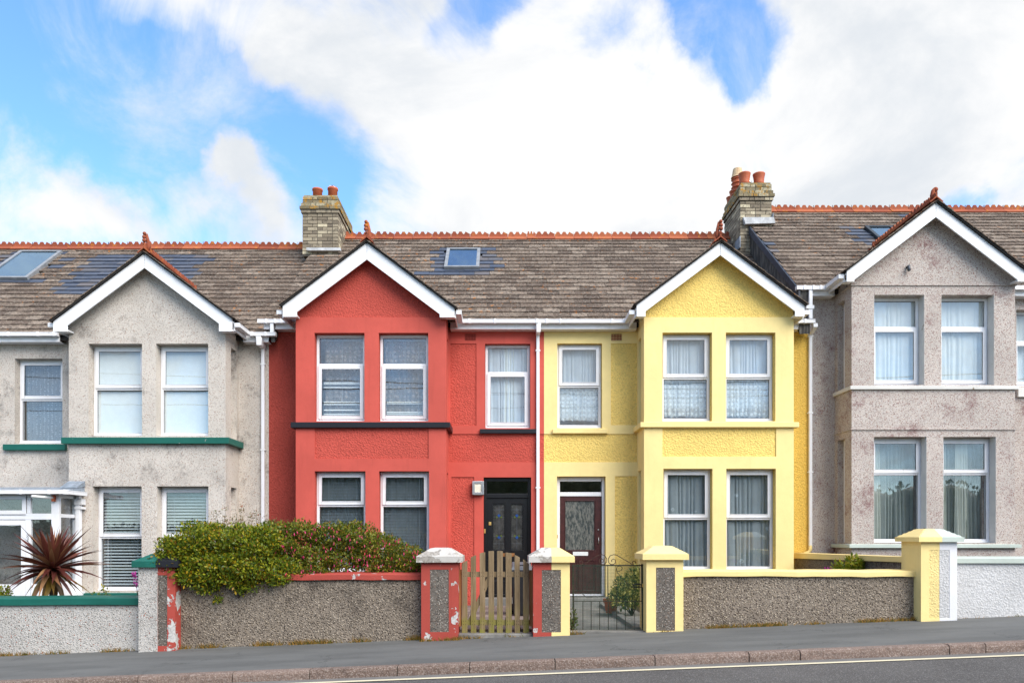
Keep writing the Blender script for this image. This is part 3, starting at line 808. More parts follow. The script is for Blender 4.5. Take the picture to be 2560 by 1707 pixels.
def gable_roof(house, xp, zp, slope, xl, xr, ze_main, y0=DV - 0.05, seed=1):
    yb = DE + (zp - ze_main) / TAN + 0.05
    mb = MB()
    zl, zr = zp - (xp - xl) * slope, zp - (xr - xp) * slope
    T = 0.03
    mb.prism([(xp, zp + T), (xr + 0.03, zr + T - 0.03 * slope), (xr + 0.03, zr - 0.03 * slope + 0.004), (xp, zp + 0.004), (xl - 0.03, zl - 0.03 * slope + 0.004), (xl - 0.03, zl + T - 0.03 * slope)], y0, yb)
    g = mb.build('gable_roof', 'felt_dark', house)
    rg = random.Random(seed)
    ang = math.atan(slope)
    sl = MB()
    for sgn, xe in ((-1, xl), (1, xr)):
        run = abs(xe - xp) / math.cos(ang)
        rows = int(run / 0.21) + 1
        ux = Vector((-sgn * math.cos(ang), 0, math.sin(ang))); nn = Vector((sgn * math.sin(ang), 0, math.cos(ang)))
        base = Vector((xe + sgn * 0.05, 0, zp - abs(xe - xp) * slope + T - 0.05 * slope))
        for r in range(rows):
            ln = min(0.36, run + 0.06 - r * 0.21)
            if ln < 0.08: continue
            yy = y0 - 0.02 - (r % 2) * 0.15
            while yy < yb:
                a, b = max(yy, y0 - 0.02 + rg.uniform(-0.006, 0.006)), min(yy + 0.3, yb)
                yy += 0.3
                if b - a < 0.03: continue
                pts = []
                for lo in (0, 1):
                    for yv, uu in ((a, 0), (b, 0), (b, ln), (a, ln)):
                        h = (0.012 + 0.014 * lo) if uu == 0 else 0.004 * lo
                        pts.append(base + ux * (r * 0.21 + uu) + nn * h + Vector((0, yv + (0 if uu else 0), 0)))
                sl.hexa(pts, rg.random())
    sl.build('gable_slates', 'slate_old', g, clean=False, kind='stuff')
    y = y0 + 0.02
    while y < yb - 0.05:
        o = bpy.data.objects.new('ridge_tile', ME_RIDGE)
        COL.objects.link(o); o.parent = g
        o.matrix_basis = Matrix.Translation((xp, y, zp + T + 0.055)) @ Matrix.Rotation(R(90), 4, 'Z') @ Matrix.Diagonal((min(1, (yb - y) / 0.49) * 0.72, 0.8, 0.8, 1))
        y += 0.49 * 0.72
    return g

def finial(house, x, z, y, h=0.40, lean=-1, scroll=False):
    f = MB()
    f.lathe([(0.075, 0), (0.06, 0.05), (0.038, 0.07), (0.035, 0.09)], (x, y, z), 10)
    if not scroll:
        f.tube([(x, y, z + 0.06), (x + 0.03 * -lean, y + 0.02, z + 0.16), (x + 0.022 * -lean, y + 0.01, z + h * 0.62), (x + 0.0, y - 0.01, z + h * 0.92)], [0.045, 0.046, 0.034, 0.026], 8)
        for k, (dx, fz, r) in enumerate([(0.018, 0.42, 0.036), (0.032, 0.60, 0.040), (0.034, 0.76, 0.038), (0.026, 0.92, 0.036)]):
            f.ball((x + dx * lean, y - 0.035, z + h * fz), r, 10)
    else:
        f.tube([(x, y, z + 0.06), (x - 0.02, y, z + 0.16), (x + 0.0, y, z + 0.24), (x + 0.03, y, z + 0.28)], [0.05, 0.04, 0.04, 0.035], 8)
        f.ball((x + 0.045, y, z + 0.27), 0.05, 10)
    f.build('finial', 'terracotta', house, smooth=True)

GUT = [(0, 0), (0, 0.075), (0.008, 0.075), (0.008, 0.012), (0.092, 0.012), (0.092, 0.075), (0.105, 0.075), (0.105, 0.062), (0.100, 0.062), (0.100, 0.0)]
def gutter(house, x0, x1, z, y=DE - 0.13, clips=(), fascia=True, fx=None):
    """gutter running along the street; z its bottom"""
    mb = MB().prism([(y + 0.105 - p, z + q) for p, q in GUT], x0, x1, 'x')
    for x in (x0, x1): mb.box(x - 0.006 if x == x0 else x - 0.002, x + 0.002 if x == x0 else x + 0.006, y, y + 0.105, z - 0.002, z + 0.078)
    g = mb.build('gutter', 'upvc', house, bevel=0.003)
    for c in clips:
        cm = MB().box(c - 0.022, c + 0.022, y - 0.008, y + 0.11, z - 0.008, z + 0.081)
        cm.build('gutter_clip', 'upvc', g, bevel=0.003)
    if fascia:
        a, b = fx or (x0, x1)
        MB().box(a, b, y + 0.112, y + 0.135, z - 0.10, z + 0.06).build('fascia', 'upvc', house)
        MB().box(a, b, y + 0.136, DF + 0.02, z - 0.10, z - 0.085).build('eaves_soffit', 'upvc', house)
    return g
def bay_gutter(house, x, z, side, y0, y1):
    """gutter along the side of a bay, running back to the main gutter"""
    prof = [(p * side, q) for p, q in GUT]
    mb = MB().prism([(x + p, z + q) for p, q in prof], y0, y1, 'y')
    mb.box(min(x, x + 0.105 * side), max(x, x + 0.105 * side), y0 - 0.008, y0 + 0.002, z - 0.003, z + 0.078)
    mb.build('bay_gutter', 'upvc', house, bevel=0.003)
    MB().box(min(x - 0.004 * side, x - 0.028 * side), max(x - 0.004 * side, x - 0.028 * side), y0 + 0.02, DF - 0.01, z - 0.07, z + 0.07).build('bay_fascia', 'upvc', house)
def downpipe(house, x, ztop, zbot, y=DF - 0.075, w=0.065, brackets=(), mat='upvc'):
    mb = MB().box(x - w / 2, x + w / 2, y, y + w, zbot, ztop)
    p = mb.build('downpipe', mat, house, bevel=0.006)
    for b in brackets:
        MB().box(x - w / 2 - 0.018, x + w / 2 + 0.018, y - 0.005, DF + 0.002, b - 0.014, b + 0.014).build('pipe_bracket', mat, p, bevel=0.003)
    return p

def bay(house, xl, xr, zb, ztop, holes, peak, slope, mats, panels=None, side_lights=(), z_smooth=None, xp=None, zp=None):
    """front wall with its window holes plus gable triangle, and the two returns"""
    rough, smooth = mats
    mb = MB()
    mb.wall(xl, xr, zb, ztop, holes, DB, DB + 0.25, TFY)
    wl = mb.build('bay_wall', rough, house)
    tri = MB()
    zl, zr = zp - 0.05 - (xp - xl) * slope, zp - 0.05 - (xr - xp) * slope
    tri.prism([(xl, ztop), (xr, ztop), (xr, max(zr, ztop + 0.01)), (xp, zp - 0.05), (xl, max(zl, ztop + 0.01))], DB, DB + 0.2)
    tri.build('gable_wall', rough, house)
    for side, x in ((-1, xl), (1, xr)):
        a, b = (x, x + 0.25) if side < 0 else (x, x - 0.25)
        hs = [(DB + 0.30, DB + 0.62, z0, z1) for z0, z1 in side_lights]
        rt = MB().wall(DB + 0.25, DF + 0.3, zb, ztop + 0.3, hs, a, b, TFX)
        rt.build('bay_return', smooth or rough, house)
        for z0, z1 in side_lights:
            fx = x - side * 0.12
            tfm = (lambda u, w_, v, fx=fx, side=side: (fx - side * (w_), u, v))
            window(house, DB + 0.30, DB + 0.62, z0, z1, 0.0, 0.40, 'none', tf=tfm, sill=False, fw=0.05)
    if smooth:
        b = MB().wall(xl, xr, zb, z_smooth, holes + (panels or []), DB - 0.02, DB, TFY, back=False)
        b.wall(DB - 0.02, DB + 0.25, zb, z_smooth, [], xl - 0.001, xl, TFX, back=False)
        b.wall(DB - 0.02, DB + 0.25, zb, z_smooth, [], xr + 0.001, xr, TFX, back=False)
        b.build('render_band', smooth, house)

def facade(house, x0, x1, zb, ztop, holes, mats, panels=None):
    rough, smooth = mats
    MB().wall(x0, x1, zb, ztop, holes, DF, DF + 0.3, TFY).build('facade_wall', rough, house)
    if smooth:
        MB().wall(x0, x1, zb, ztop, holes + (panels or []), DF - 0.018, DF, TFY, back=False).build('render_band', smooth, house)

def sill_band(house, xl, xr, z0, z1, mat, proj=0.09, ret=True, y=DB):
    """moulded sill course along bay front and its returns"""
    mb = MB()
    def prof(yf, yb): return [(yb, z0), (yf, z0), (yf, z1 - 0.02), (yb, z1)]
    if ret:
        mb.add([(xl - proj, DF, z0), (xl - proj, y - proj, z0), (xr + proj, y - proj, z0), (xr + proj, DF, z0),
                (xl - proj, DF, z1 - 0.02), (xl - proj, y - proj, z1 - 0.02), (xr + proj, y - proj, z1 - 0.02), (xr + proj, DF, z1 - 0.02),
                (xl + 0.2, DF, z1), (xl + 0.2, y + 0.22, z1), (xr - 0.2, y + 0.22, z1), (xr - 0.2, DF, z1),
                (xl + 0.2, DF, z0), (xl + 0.2, y + 0.22, z0), (xr - 0.2, y + 0.22, z0), (xr - 0.2, DF, z0)],
               [(0, 1, 5, 4), (1, 2, 6, 5), (2, 3, 7, 6), (4, 5, 9, 8), (5, 6, 10, 9), (6, 7, 11, 10), (8, 9, 13, 12), (9, 10, 14, 13), (10, 11, 15, 14),
                (0, 12, 13, 1), (1, 13, 14, 2), (2, 14, 15, 3), (0, 4, 8, 12), (3, 15, 11, 7)])
    else:
        mb.prism([(y + 0.22, z0), (y - proj, z0), (y - proj, z1 - 0.02), (y + 0.22, z1)], xl, xr, 'x')
    return mb.build('window_sill', mat, house, bevel=0.006)

def shell(house, x0, x1, zb, zmid, ztop):
    """rooms behind the windows: party walls, back wall, floors"""
    mb = MB()
    yb = DF + 3.6
    mb.box(x0 + 0.004, x0 + 0.12, DF + 0.305, yb, zb, ztop); mb.box(x1 - 0.12, x1 - 0.004, DF + 0.305, yb, zb, ztop)
    mb.box(x0 + 0.004, x1 - 0.004, yb, yb + 0.15, zb, ztop)
    mb.box(x0 + 0.125, x1 - 0.125, DF + 0.302, yb - 0.004, zmid - 0.1, zmid + 0.1)
    mb.box(x0 + 0.125, x1 - 0.125, DF + 0.302, yb - 0.004, ztop - 0.12, ztop - 0.004)
    mb.box(x0 + 0.125, x1 - 0.125, DF + 0.302, yb - 0.004, zb, zb + 0.1)
    mb.build('room_shell', 'room_wall', house)
def bay_floor(house, xl, xr, zmid, ztop):
    MB().box(xl + 0.254, xr - 0.254, DB + 0.254, DF + 0.30, zmid - 0.1, zmid + 0.1).build('bay_floor', 'room_wall', house)
    MB().box(xl + 0.254, xr - 0.254, DB + 0.254, DF + 0.30, ztop - 0.1, ztop - 0.004).build('bay_ceiling', 'room_wall', house)

def chimney(house, ax0, ax1, yf, yb, ztop, zbot, side, pots, seed):
    """side: +1 when its right flank is seen, -1 the left; bricks laid one by one on front and that flank"""
    rg = random.Random(seed)
    x0, x1 = U(ax0, yf), U(ax1, yf)
    core = MB().box(x0 + 0.012, x1 - 0.012, yf + 0.012, yb, zbot, ztop - 0.03)
    ch = core.build('chimney', 'mortar', house)
    H = 0.084; rows = int((ztop - zbot) / H)
    def lay(z, proj, lich, front_n):
        fx0, fx1, fy = x0 - proj, x1 + proj, yf - proj
        # front course
        pat = [0.11, 0.235] if front_n % 2 else [0.235, 0.11]
        x = fx0; k = 0
        segs = []
        while x < fx1 - 0.03:
            wd = pat[k % 2] if rg.random() > 0.1 else 0.235
            e = min(x + wd, fx1)
            if fx1 - e < 0.05: e = fx1
            segs.append((x, e)); x = e + 0.014; k += 1
        dpt = 0.09 + proj
        for a, b in segs:
            o = bpy.data.objects.new('brick', ME_BRICK_L if lich else ME_BRICK); COL.objects.link(o); o.parent = ch
            jt = rg.uniform(-0.003, 0.003)
            o.matrix_basis = Matrix.Translation(((a + b) / 2, fy + dpt / 2 + jt, z + H / 2)) @ Matrix.Diagonal((b - a, dpt, H - 0.014, 1))
        fxs = fx1 if side > 0 else fx0
        y = fy + dpt + 0.010; k = front_n
        while y < yb:
            e = min(y + (0.235 if rg.random() > 0.25 else 0.11), yb)
            if e - y > 0.03:
                o = bpy.data.objects.new('brick', ME_BRICK_L if lich else ME_BRICK); COL.objects.link(o); o.parent = ch
                cx = fxs - side * dpt / 2 + side * rg.uniform(-0.003, 0.003)
                o.matrix_basis = Matrix.Translation((cx, (y + e) / 2, z + H / 2)) @ Matrix.Diagonal((dpt, e - y, H - 0.011, 1))
            y = e + 0.010
        if proj > 0.005:
            c = MB().box(fx0 + 0.012, fx1 - 0.012, fy + 0.012, yb, z + 0.002, z + H - 0.002)
            c.build('corbel', 'mortar', ch)
    prj = {0: 0.0, 1: 0.0, 2: 0.03, 3: 0.06, 4: 0.03}
    for r in range(rows):
        lay(ztop - (r + 1) * H, prj.get(r, 0.0), r < 4, r)
    MB().box(x0 + 0.02, x1 - 0.02, yf + 0.02, yb - 0.02, ztop - 0.02, ztop + 0.035).build('flaunching', 'lichen_brick', ch)
    for kind, px_, py_, h, r in pots:
        m = MB()
        if kind == 'roll':
            m.lathe([(r * 0.88, 0), (r * 0.84, h * 0.3), (r * 0.86, h * 0.55), (r, h * 0.9), (r * 1.04, h * 0.94), (r * 1.02, h), (r * 0.85, h), (r * 0.8, h * 0.6)], (px_, py_, ztop + 0.03), 20)
            m.build('chimney_pot', 'pot_clay', ch, smooth=True)
        elif kind == 'plain':
            m.lathe([(r * 0.95, 0), (r * 0.92, h * 0.8), (r * 1.05, h * 0.84), (r * 1.05, h), (r * 0.88, h), (r * 0.82, h * 0.5)], (px_, py_, ztop + 0.03), 20)
            m.build('chimney_pot', 'pot_clay', ch, smooth=True)
        elif kind == 'louvre':
            prof = [(r * 0.9, 0)]
            for k in range(4):
                prof += [(r * 0.88, h * (0.06 + 0.16 * k)), (r * 1.08, h * (0.10 + 0.16 * k)), (r * 0.9, h * (0.13 + 0.16 * k))]
            m.lathe(prof + [(r * 0.9, h * 0.66)], (px_, py_, ztop + 0.03), 18)
            m.build('chimney_pot', 'pot_clay', ch, smooth=False)
            MB().lathe([(r * 1.10, 0), (r * 0.98, h * 0.05), (r * 0.78, h * 0.30), (r * 0.74, h * 0.35), (r * 0.6, h * 0.34)], (px_, py_, ztop + 0.03 + h * 0.66), 18).build('pot_cowl', 'pot_buff', ch, smooth=False)
        elif kind == 'flue':
            m.lathe([(r, 0), (r, h * 0.8), (r * 1.2, h * 0.82), (r * 1.2, h), (r * 0.7, h)], (px_, py_, ztop + 0.03), 12)
            m.build('flue_terminal', 'steel', ch, smooth=True)
        elif kind == 'cage':
            for k in range(6):
                a = k * math.pi / 6
                m.tube([(px_ + r * math.cos(a) * math.cos(t * math.pi / 8), py_ + r * math.sin(a) * math.cos(t * math.pi / 8), ztop + 0.03 + h + 0.07 * math.sin(t * math.pi / 8)) for t in range(9)], 0.002, 4)
            for zz in (0.3, 0.6, 0.85):
                q = math.sqrt(1 - zz * zz)
                m.tube([(px_ + r * q * math.cos(t * math.pi / 8), py_ + r * q * math.sin(t * math.pi / 8), ztop + 0.03 + h + 0.07 * zz) for t in range(17)], 0.002, 4)
            m.build('bird_guard', 'steel', ch)
    return ch, x0, x1

def skylight(house, roof, x0, x1, u0, u1, ze, mat):
    M = roof_matrix(ze)
    fr = MB()
    fr.frame(x0, x1, u0, u1, 0, 0.01, 0.01)
    fr = MB()
    w_ = 0.075; h = 0.10
    for a, b, c, d in ((x0, x0 + w_, u0, u1), (x1 - w_, x1, u0, u1), (x0 + w_, x1 - w_, u0, u0 + w_), (x0 + w_, x1 - w_, u1 - w_, u1)):
        fr.box(a, b, c, d, -0.02, h)
    fr.v = [tuple(M @ Vector(p)) for p in fr.v]
    f = fr.build('skylight', mat, roof, bevel=0.006)
    g = MB().box(x0 + w_ - 0.01, x1 - w_ + 0.01, u0 + w_ - 0.01, u1 - w_ + 0.01, h - 0.03, h - 0.02)
    g.v = [tuple(M @ Vector(p)) for p in g.v]
    g.build('pane', 'glass_roof', f)
    # apron and upstand flashing
    a = MB().box(x0 - 0.06, x1 + 0.06, u0 - 0.12, u0 - 0.004, 0.028, 0.036)
    a.v = [tuple(M @ Vector(p)) for p in a.v]
    a.build('apron_flashing', 'flashing_dark', f)
    return f

ZE0 = EYE + 4.40                      # eaves of the red and yellow pair
LIFT_L, LIFT_G = -0.262, 0.69
X_LR, X_RY, X_YG = U(672, DF), U(1360, DF), U(2020, DF)
X_L0, X_G1 = -19.0, 18.0

# ---------- left pebbledash house
HL = thing('pebbledash_house', 'pale grey pebbledash house with green painted sills and a glazed white porch', 'house', (-8, DF, -0.3))
ze = ZE0 + LIFT_L
zeL = ze
lx0, lx1 = U(172, DB), U(564, DB)
wT, wB = V(859, DB), V(1089, DB); gT, gB = V(1215, DB), V(1478, DB)
holesL = [(U(221, DB), U(355, DB), wB, wT), (U(390, DB), U(520.5, DB), wB, wT), (U(232, DB), U(354, DB), gB, gT), (U(392, DB), U(521, DB), gB, gT)]
pk = (360.7, 634)
xpL, zpL = bargeboards(HL, pk, 0.745, 36, (132.5, 168, 828.6), (580, 547, 828))
gable_roof(HL, xpL, zpL, 0.745, U(132.5, DV), U(580, DV), ze, seed=11)
bay(HL, lx0, lx1, -1.0, V(830, DB), holesL, pk, 0.745, ('pebble_left', None), side_lights=((wB, wT), (gB, gT)), xp=xpL, zp=zpL)
fh = (U(37, DF), U(156, DF), V(1108, DF), V(896, DF))
facade(HL, X_L0, lx0, -1.0, ze + 0.05, [fh, (U(-330, DF), U(-210, DF), V(1108, DF), V(896, DF))], ('pebble_left', None))
facade(HL, lx1, X_LR, -1.0, ze + 0.05, [], ('pebble_left', None))
shell(HL, X_L0, X_LR, -0.8, V(1165, DF), ze - 0.05); bay_floor(HL, lx0, lx1, V(1165, DF), V(840, DB))
for h in holesL[:2]: window(HL, *h[:2], h[2], h[3], DB + 0.20, 0.47, 'top')
for h in holesL[2:]: window(HL, *h[:2], h[2], h[3], DB + 0.20, 0.485, 'top')
window(HL, *fh, DF + 0.16, 0.47, 'top')
window(HL, U(-330, DF), U(-210, DF), V(1108, DF), V(896, DF), DF + 0.16, 0.47, 'top')
sill_band(HL, U(-345, DF), U(-195, DF), V(1126, DF), V(1109, DF), 'green_paint', 0.09, False, DF)
sill_band(HL, lx0, lx1, V(1110, DB), V(1092, DB), 'green_paint', 0.10)
sill_band(HL, U(13.5, DF), U(168, DF), V(1126, DF), V(1109, DF), 'green_paint', 0.09, False, DF)
sill_band(HL, lx0, lx1, V(1494, DB), V(1479, DB), 'green_plain', 0.10)
patch1 = [on_roof(a / 2.703, 540 + b / 2.703, ze) for a, b in ((640, 258), (935, 258), (700, 525), (385, 525), (385, 480), (530, 370), (600, 315))]
patch2 = [on_roof(a / 2.703, 540 + b / 2.703, ze) for a, b in ((1050, 272), (1465, 272), (1440, 300), (1350, 340), (1310, 425), (1200, 430))]
skl = [on_roof(a / 2.703, 540 + b / 2.703, ze) for a, b in ((140, 258), (425, 257), (197, 442))]
sx1 = (skl[1][0] + skl[2][0]) / 2; sx0 = sx1 - (skl[1][0] - skl[0][0]); su0, su1 = skl[2][1], skl[1][1]
def newL(x, u): return in_poly(x, u, patch1) or in_poly(x, u, patch2) or (sx0 - 0.3 < x < sx1 + 0.35 and su0 - 0.2 < u < su1 + 0.1 and random.Random(int(x * 50) + int(u * 90)).random() < 0.5)
def hideg(xp, zp, slope, ze):
    def f(x, u):
        z = ze + u * math.sin(ANG)
        return z < zp - abs(x - xp) * slope - 0.35
    return f
rfL = main_roof(HL, X_L0, X_LR + 0.12, ze, 21, hide=hideg(xpL, zpL, 0.745, ze), new=newL, hole=(sx0 + 0.05, sx1 - 0.05, su0 + 0.1, su1 - 0.05))
skylight(HL, rfL, sx0, sx1, su0, su1, ze, 'skylight_frame')
finial(HL, xpL, zpL + 0.03, DV + 0.1, 0.42)
zg = V(843, DE)
gutter(HL, X_L0, U(150, DE), zg - 0.0, clips=(U(30, DE), U(103, DE), U(143, DE)))
gutter(HL, U(628, DE - .1), U(689, DE - .1), zg, clips=(U(634, DE), U(668, DE)), fx=(lx1 + 0.16, U(672, DE)))
bay_gutter(HL, U(580, DV) + 0.03, V(815, DV), 1, DV + 0.06, DE - 0.06)
bay_gutter(HL, U(132.5, DV) - 0.03, V(815, DV), -1, DV + 0.06, DE - 0.06)
xd = U(659.5, DF)
dpL = downpipe(HL, xd, V(870, DF), -0.3, brackets=(V(912, DF), V(1125, DF)))
MB().prism([(xd - 0.05, V(870, DF) - 0.02), (xd + 0.05, V(870, DF) - 0.02), (xd + 0.06, V(855, DF)), (xd + 0.03, zg + 0.005), (xd - 0.07, zg + 0.005), (xd - 0.06, V(855, DF))], DE - 0.12, DF - 0.02).build('hopper', 'upvc', dpL, bevel=0.006)

# ---------- red house
HR = thing('red_house', 'red rendered terraced house with black sills and black front door', 'house', (-2, DF, 0))
ze = ZE0
rx0, rx1 = U(740.2, DB), U(1115, DB)
wT, wB = V(832.6, DB), V(1053, DB); gT, gB = V(1177.6, DB), V(1430, DB)
holesR = [(U(786.7, DB), U(911.6, DB), wB, wT), (U(947.2, DB), U(1070.8, DB), wB, wT), (U(787, DB), U(914, DB), gB, gT), (U(948, DB), U(1072.9, DB), gB, gT)]
panR = [(U(787.4, DB), U(1071.6, DB), V(1146.6, DB), V(1072, DB))]
pk = (917, 607)
xpR, zpR = bargeboards(HR, pk, 0.748, 42, (706.4, 742, 792), (1136, 1099, 793))
gable_roof(HR, xpR, zpR, 0.748, U(706.4, DV), U(1136, DV), ze, seed=12)
bay(HR, rx0, rx1, -0.6, V(794.6, DB), holesR, pk, 0.748, ('red_rough', 'red_smooth'), panels=panR, side_lights=((wB, wT), (gB, gT)), z_smooth=V(793.6, DB), xp=xpR, zp=zpR)
fhR = (U(1212.7, DF), U(1325.5, DF), V(1070, DF), V(859.5, DF))
doorR = (U(1209, DF), U(1327.8, DF), V(1492, DF), V(1192.8, DF))
panRf = [(U(1126, DF), U(1191, DF), V(1064, DF), V(859.5, DF)), (U(1110, DF), X_RY + 0.01, V(1155, DF), V(1084.8, DF)), (U(1128.5, DF), U(1185.5, DF), -0.3, V(1192, DF))]
facade(HR, X_LR, rx0, -0.6, ze + 0.05, [], ('red_rough_old_shaded', None))
facade(HR, rx1, X_RY, -0.6, ze + 0.05, [fhR, doorR], ('red_rough', 'red_smooth'), panRf)
shell(HR, X_LR, X_RY, -0.5, V(1125, DF), ze - 0.05); bay_floor(HR, rx0, rx1, V(1125, DF), V(800, DB))
for h in holesR[:2]: window(HR, *h[:2], h[2], h[3], DB + 0.14, 0.345, 'bottom')
for h in holesR[2:]: window(HR, *h[:2], h[2], h[3], DB + 0.14, 0.335, 'top')
window(HR, *fhR, DF + 0.10, 0.335, 'bottom')
sill_band(HR, rx0, rx1, V(1070, DB), V(1054, DB), 'black_sill', 0.085)
sill_band(HR, U(1200, DF), U(1340, DF), V(1084, DF), V(1071, DF), 'black_sill', 0.08, False, DF)
sill_band(HR, rx0, rx1, V(1446, DB), V(1431, DB), 'black_sill', 0.085)
q = [on_roof(650 + a / 2.305, 440 + b / 2.305, ze) for a, b in ((1080, 436), (1270, 436), (1060, 546), (1264, 546))]
rsx0, rsx1 = (q[0][0] + q[2][0]) / 2, (q[1][0] + q[3][0]) / 2; rsu0, rsu1 = q[2][1], q[0][1]
def newR(x, u):
    rr = random.Random(int(u / GAUGE + 0.2) * 7 + 1)
    a, b = rr.uniform(0.25, 0.62), rr.uniform(0.25, 0.62)
    if u > rsu1: a *= 0.6; b *= 0.6
    return rsx0 - a < x < rsx1 + b and rsu0 - 0.36 < u < rsu1 + 0.26
rfR = main_roof(HR, X_LR + 0.12, X_RY, ze, 22, hide=hideg(xpR, zpR, 0.748, ze), new=newR, hole=(rsx0 + 0.08, rsx1 - 0.08, rsu0 + 0.06, rsu1 - 0.06), clip=(True, False))
skylight(HR, rfR, rsx0, rsx1, rsu0, rsu1, ze, 'skylight_frame')
finial(HR, xpR, zpR + 0.03, DV + 0.1, 0.44)
zg = V(811, DE)
gutter(HR, rx1 + 0.30, X_RY, zg, clips=(U(1174, DE), U(1237, DE), U(1342, DE)), fx=(rx1 + 0.05, X_RY))
gutter(HR, U(645, DE - .1), rx0 - 0.05, zg, clips=(U(670, DE), U(692, DE), U(707, DE)), fx=(U(660, DE), rx0 - 0.02))
bay_gutter(HR, U(1136, DV) + 0.03, V(783, DV), 1, DV + 0.06, DE - 0.03)
bay_gutter(HR, U(706.4, DV) - 0.03, V(783, DV), -1, DV + 0.06, DE - 0.03)
sw = MB().box(U(679, DE), U(687.5, DE), DE - 0.11, DE - 0.04, V(842, DE) + 0.05, zg + 0.002)
sw.build('gutter_outlet', 'upvc', HR, bevel=0.006)
xd = U(1344.5, DF)
dpR = downpipe(HR, xd, V(838, DF), 0.0, brackets=(V(878, DF), V(1219, DF)))
MB().prism([(xd - 0.04, V(838, DF) - 0.02), (xd + 0.04, V(838, DF) - 0.02), (xd + 0.045, V(823, DF)), (xd + 0.06, zg + 0.004), (xd - 0.06, zg + 0.004), (xd - 0.045, V(823, DF))], DE - 0.12, DF - 0.015).build('hopper', 'upvc', dpR, bevel=0.006)
def air_vent(house, a0, a1, b0, b1):
    x0, x1, z0, z1 = U(a0, DF), U(a1, DF), V(b1, DF), V(b0, DF)
    v = MB().wall(x0, x1, z0, z1, [(x0 + (i + 0.2) * (x1 - x0) / 7, x0 + (i + 0.85) * (x1 - x0) / 7, z0 + (j + 0.2) * (z1 - z0) / 4, z0 + (j + 0.85) * (z1 - z0) / 4) for i in range(7) for j in range(4)], DF - 0.028, DF - 0.012, TFY).build('air_brick', 'vent_clay', house)
    MB().box(x0 + 0.005, x1 - 0.005, DF - 0.0175, DF - 0.0165 + 0.0, z0 + 0.005, z1 - 0.005).build('vent_recess', 'vent_hole', v)
air_vent(HR, 1162.8, 1189.3, 835.7, 851)
# front door
def door_red(h):
    x0, x1, z0, z1 = doorR
    y = DF + 0.10
    s = (x1 - x0) / 425.0                    # metres per enlarged image pixel across the doorway
    zt = lambda b: z1 - (b - 118) * s
    fr = MB()
    fr.frame(x0 + 0.003, x1 - 0.003, y, y + 0.10, z0, z1 - 0.003, 0.06, 0.05, 0.075)
    fr.box(x0 + 0.063, x1 - 0.063, y + 0.002, y + 0.098, zt(300), zt(260))
    f = fr.build('door_frame', 'door_black', h, bevel=0.006)
    MB().box(x0 + 0.063, x1 - 0.063, y + 0.05, y + 0.056, zt(260) + 0.002, z1 - 0.08).build('fanlight_pane', 'glass', f)
    dx0, dx1, dz0, dz1 = x0 + 0.066, x1 - 0.066, z0 + 0.052, zt(302)
    X = lambda a: x0 + (a - 245) * s
    gl = [(X(325), X(440), zt(770), zt(350)), (X(488), X(600), zt(770), zt(350))]
    low = [(X(325), X(440), zt(1050), zt(860)), (X(488), X(600), zt(1050), zt(860))]
    d = MB().wall(dx0, dx1, dz0, dz1, gl + low, y + 0.03, y + 0.075, TFY).build('door', 'door_black', h, bevel=0.004)
    for g in low:
        MB().box(g[0], g[1], y + 0.05, y + 0.065, g[2], g[3]).build('panel', 'door_black', d)
        MB().frame(g[0] + 0.003, g[1] - 0.003, y + 0.036, y + 0.05, g[2] + 0.003, g[3] - 0.003, 0.022).build('moulding', 'door_black', d, bevel=0.004)
    for g in gl:
        MB().box(g[0], g[1], y + 0.052, y + 0.058, g[2], g[3]).build('pane', 'glass_obscure', d)
        MB().frame(g[0] + 0.002, g[1] - 0.002, y + 0.034, y + 0.05, g[2] + 0.002, g[3] - 0.002, 0.012).build('moulding', 'door_black', d)
        c = MB(); cx = (g[0] + g[1]) / 2
        hb = lambda z: c.box(g[0] + 0.014, g[1] - 0.014, y + 0.0485, y + 0.0515, z - 0.003, z + 0.003)
        vb = lambda a, b: c.box(cx - 0.003, cx + 0.003, y + 0.0483, y + 0.0513, a, b)
        for b_ in (405, 470, 645, 710): hb(zt(b_))
        vb(g[2] + 0.014, g[3] - 0.014)
        c.build('leading', 'leadwork', d)
        for zc, up in ((zt(458), 1), (zt(655), -1)):
            for dx, dz, mt in ((0, 0.0, 'glass_blue'), (-0.045, -0.032 * up, 'glass_green'), (0.045, -0.032 * up, 'glass_green')):
                r = 0.036 if mt == 'glass_blue' else 0.026
                MB().prism([(cx + dx - r, zc + dz), (cx + dx, zc + dz - r), (cx + dx + r, zc + dz), (cx + dx, zc + dz + r)], y + 0.044, y + 0.0475).build('stained_glass', mt, d)
    MB().box(X(290), X(312), y + 0.018, y + 0.03, zt(545), zt(515)).build('door_lock', 'brass', d, bevel=0.004)
    MB().box(X(247), X(262), y - 0.014, y, zt(617), zt(578)).build('door_bell', 'brass', f, bevel=0.004)
    MB().box(x0 - 0.1, x1 + 0.1, DF - 0.32, DF + 0.28, 0.02, z0 + 0.0).build('doorstep', 'concrete', h, bevel=0.01)
door_red(HR)

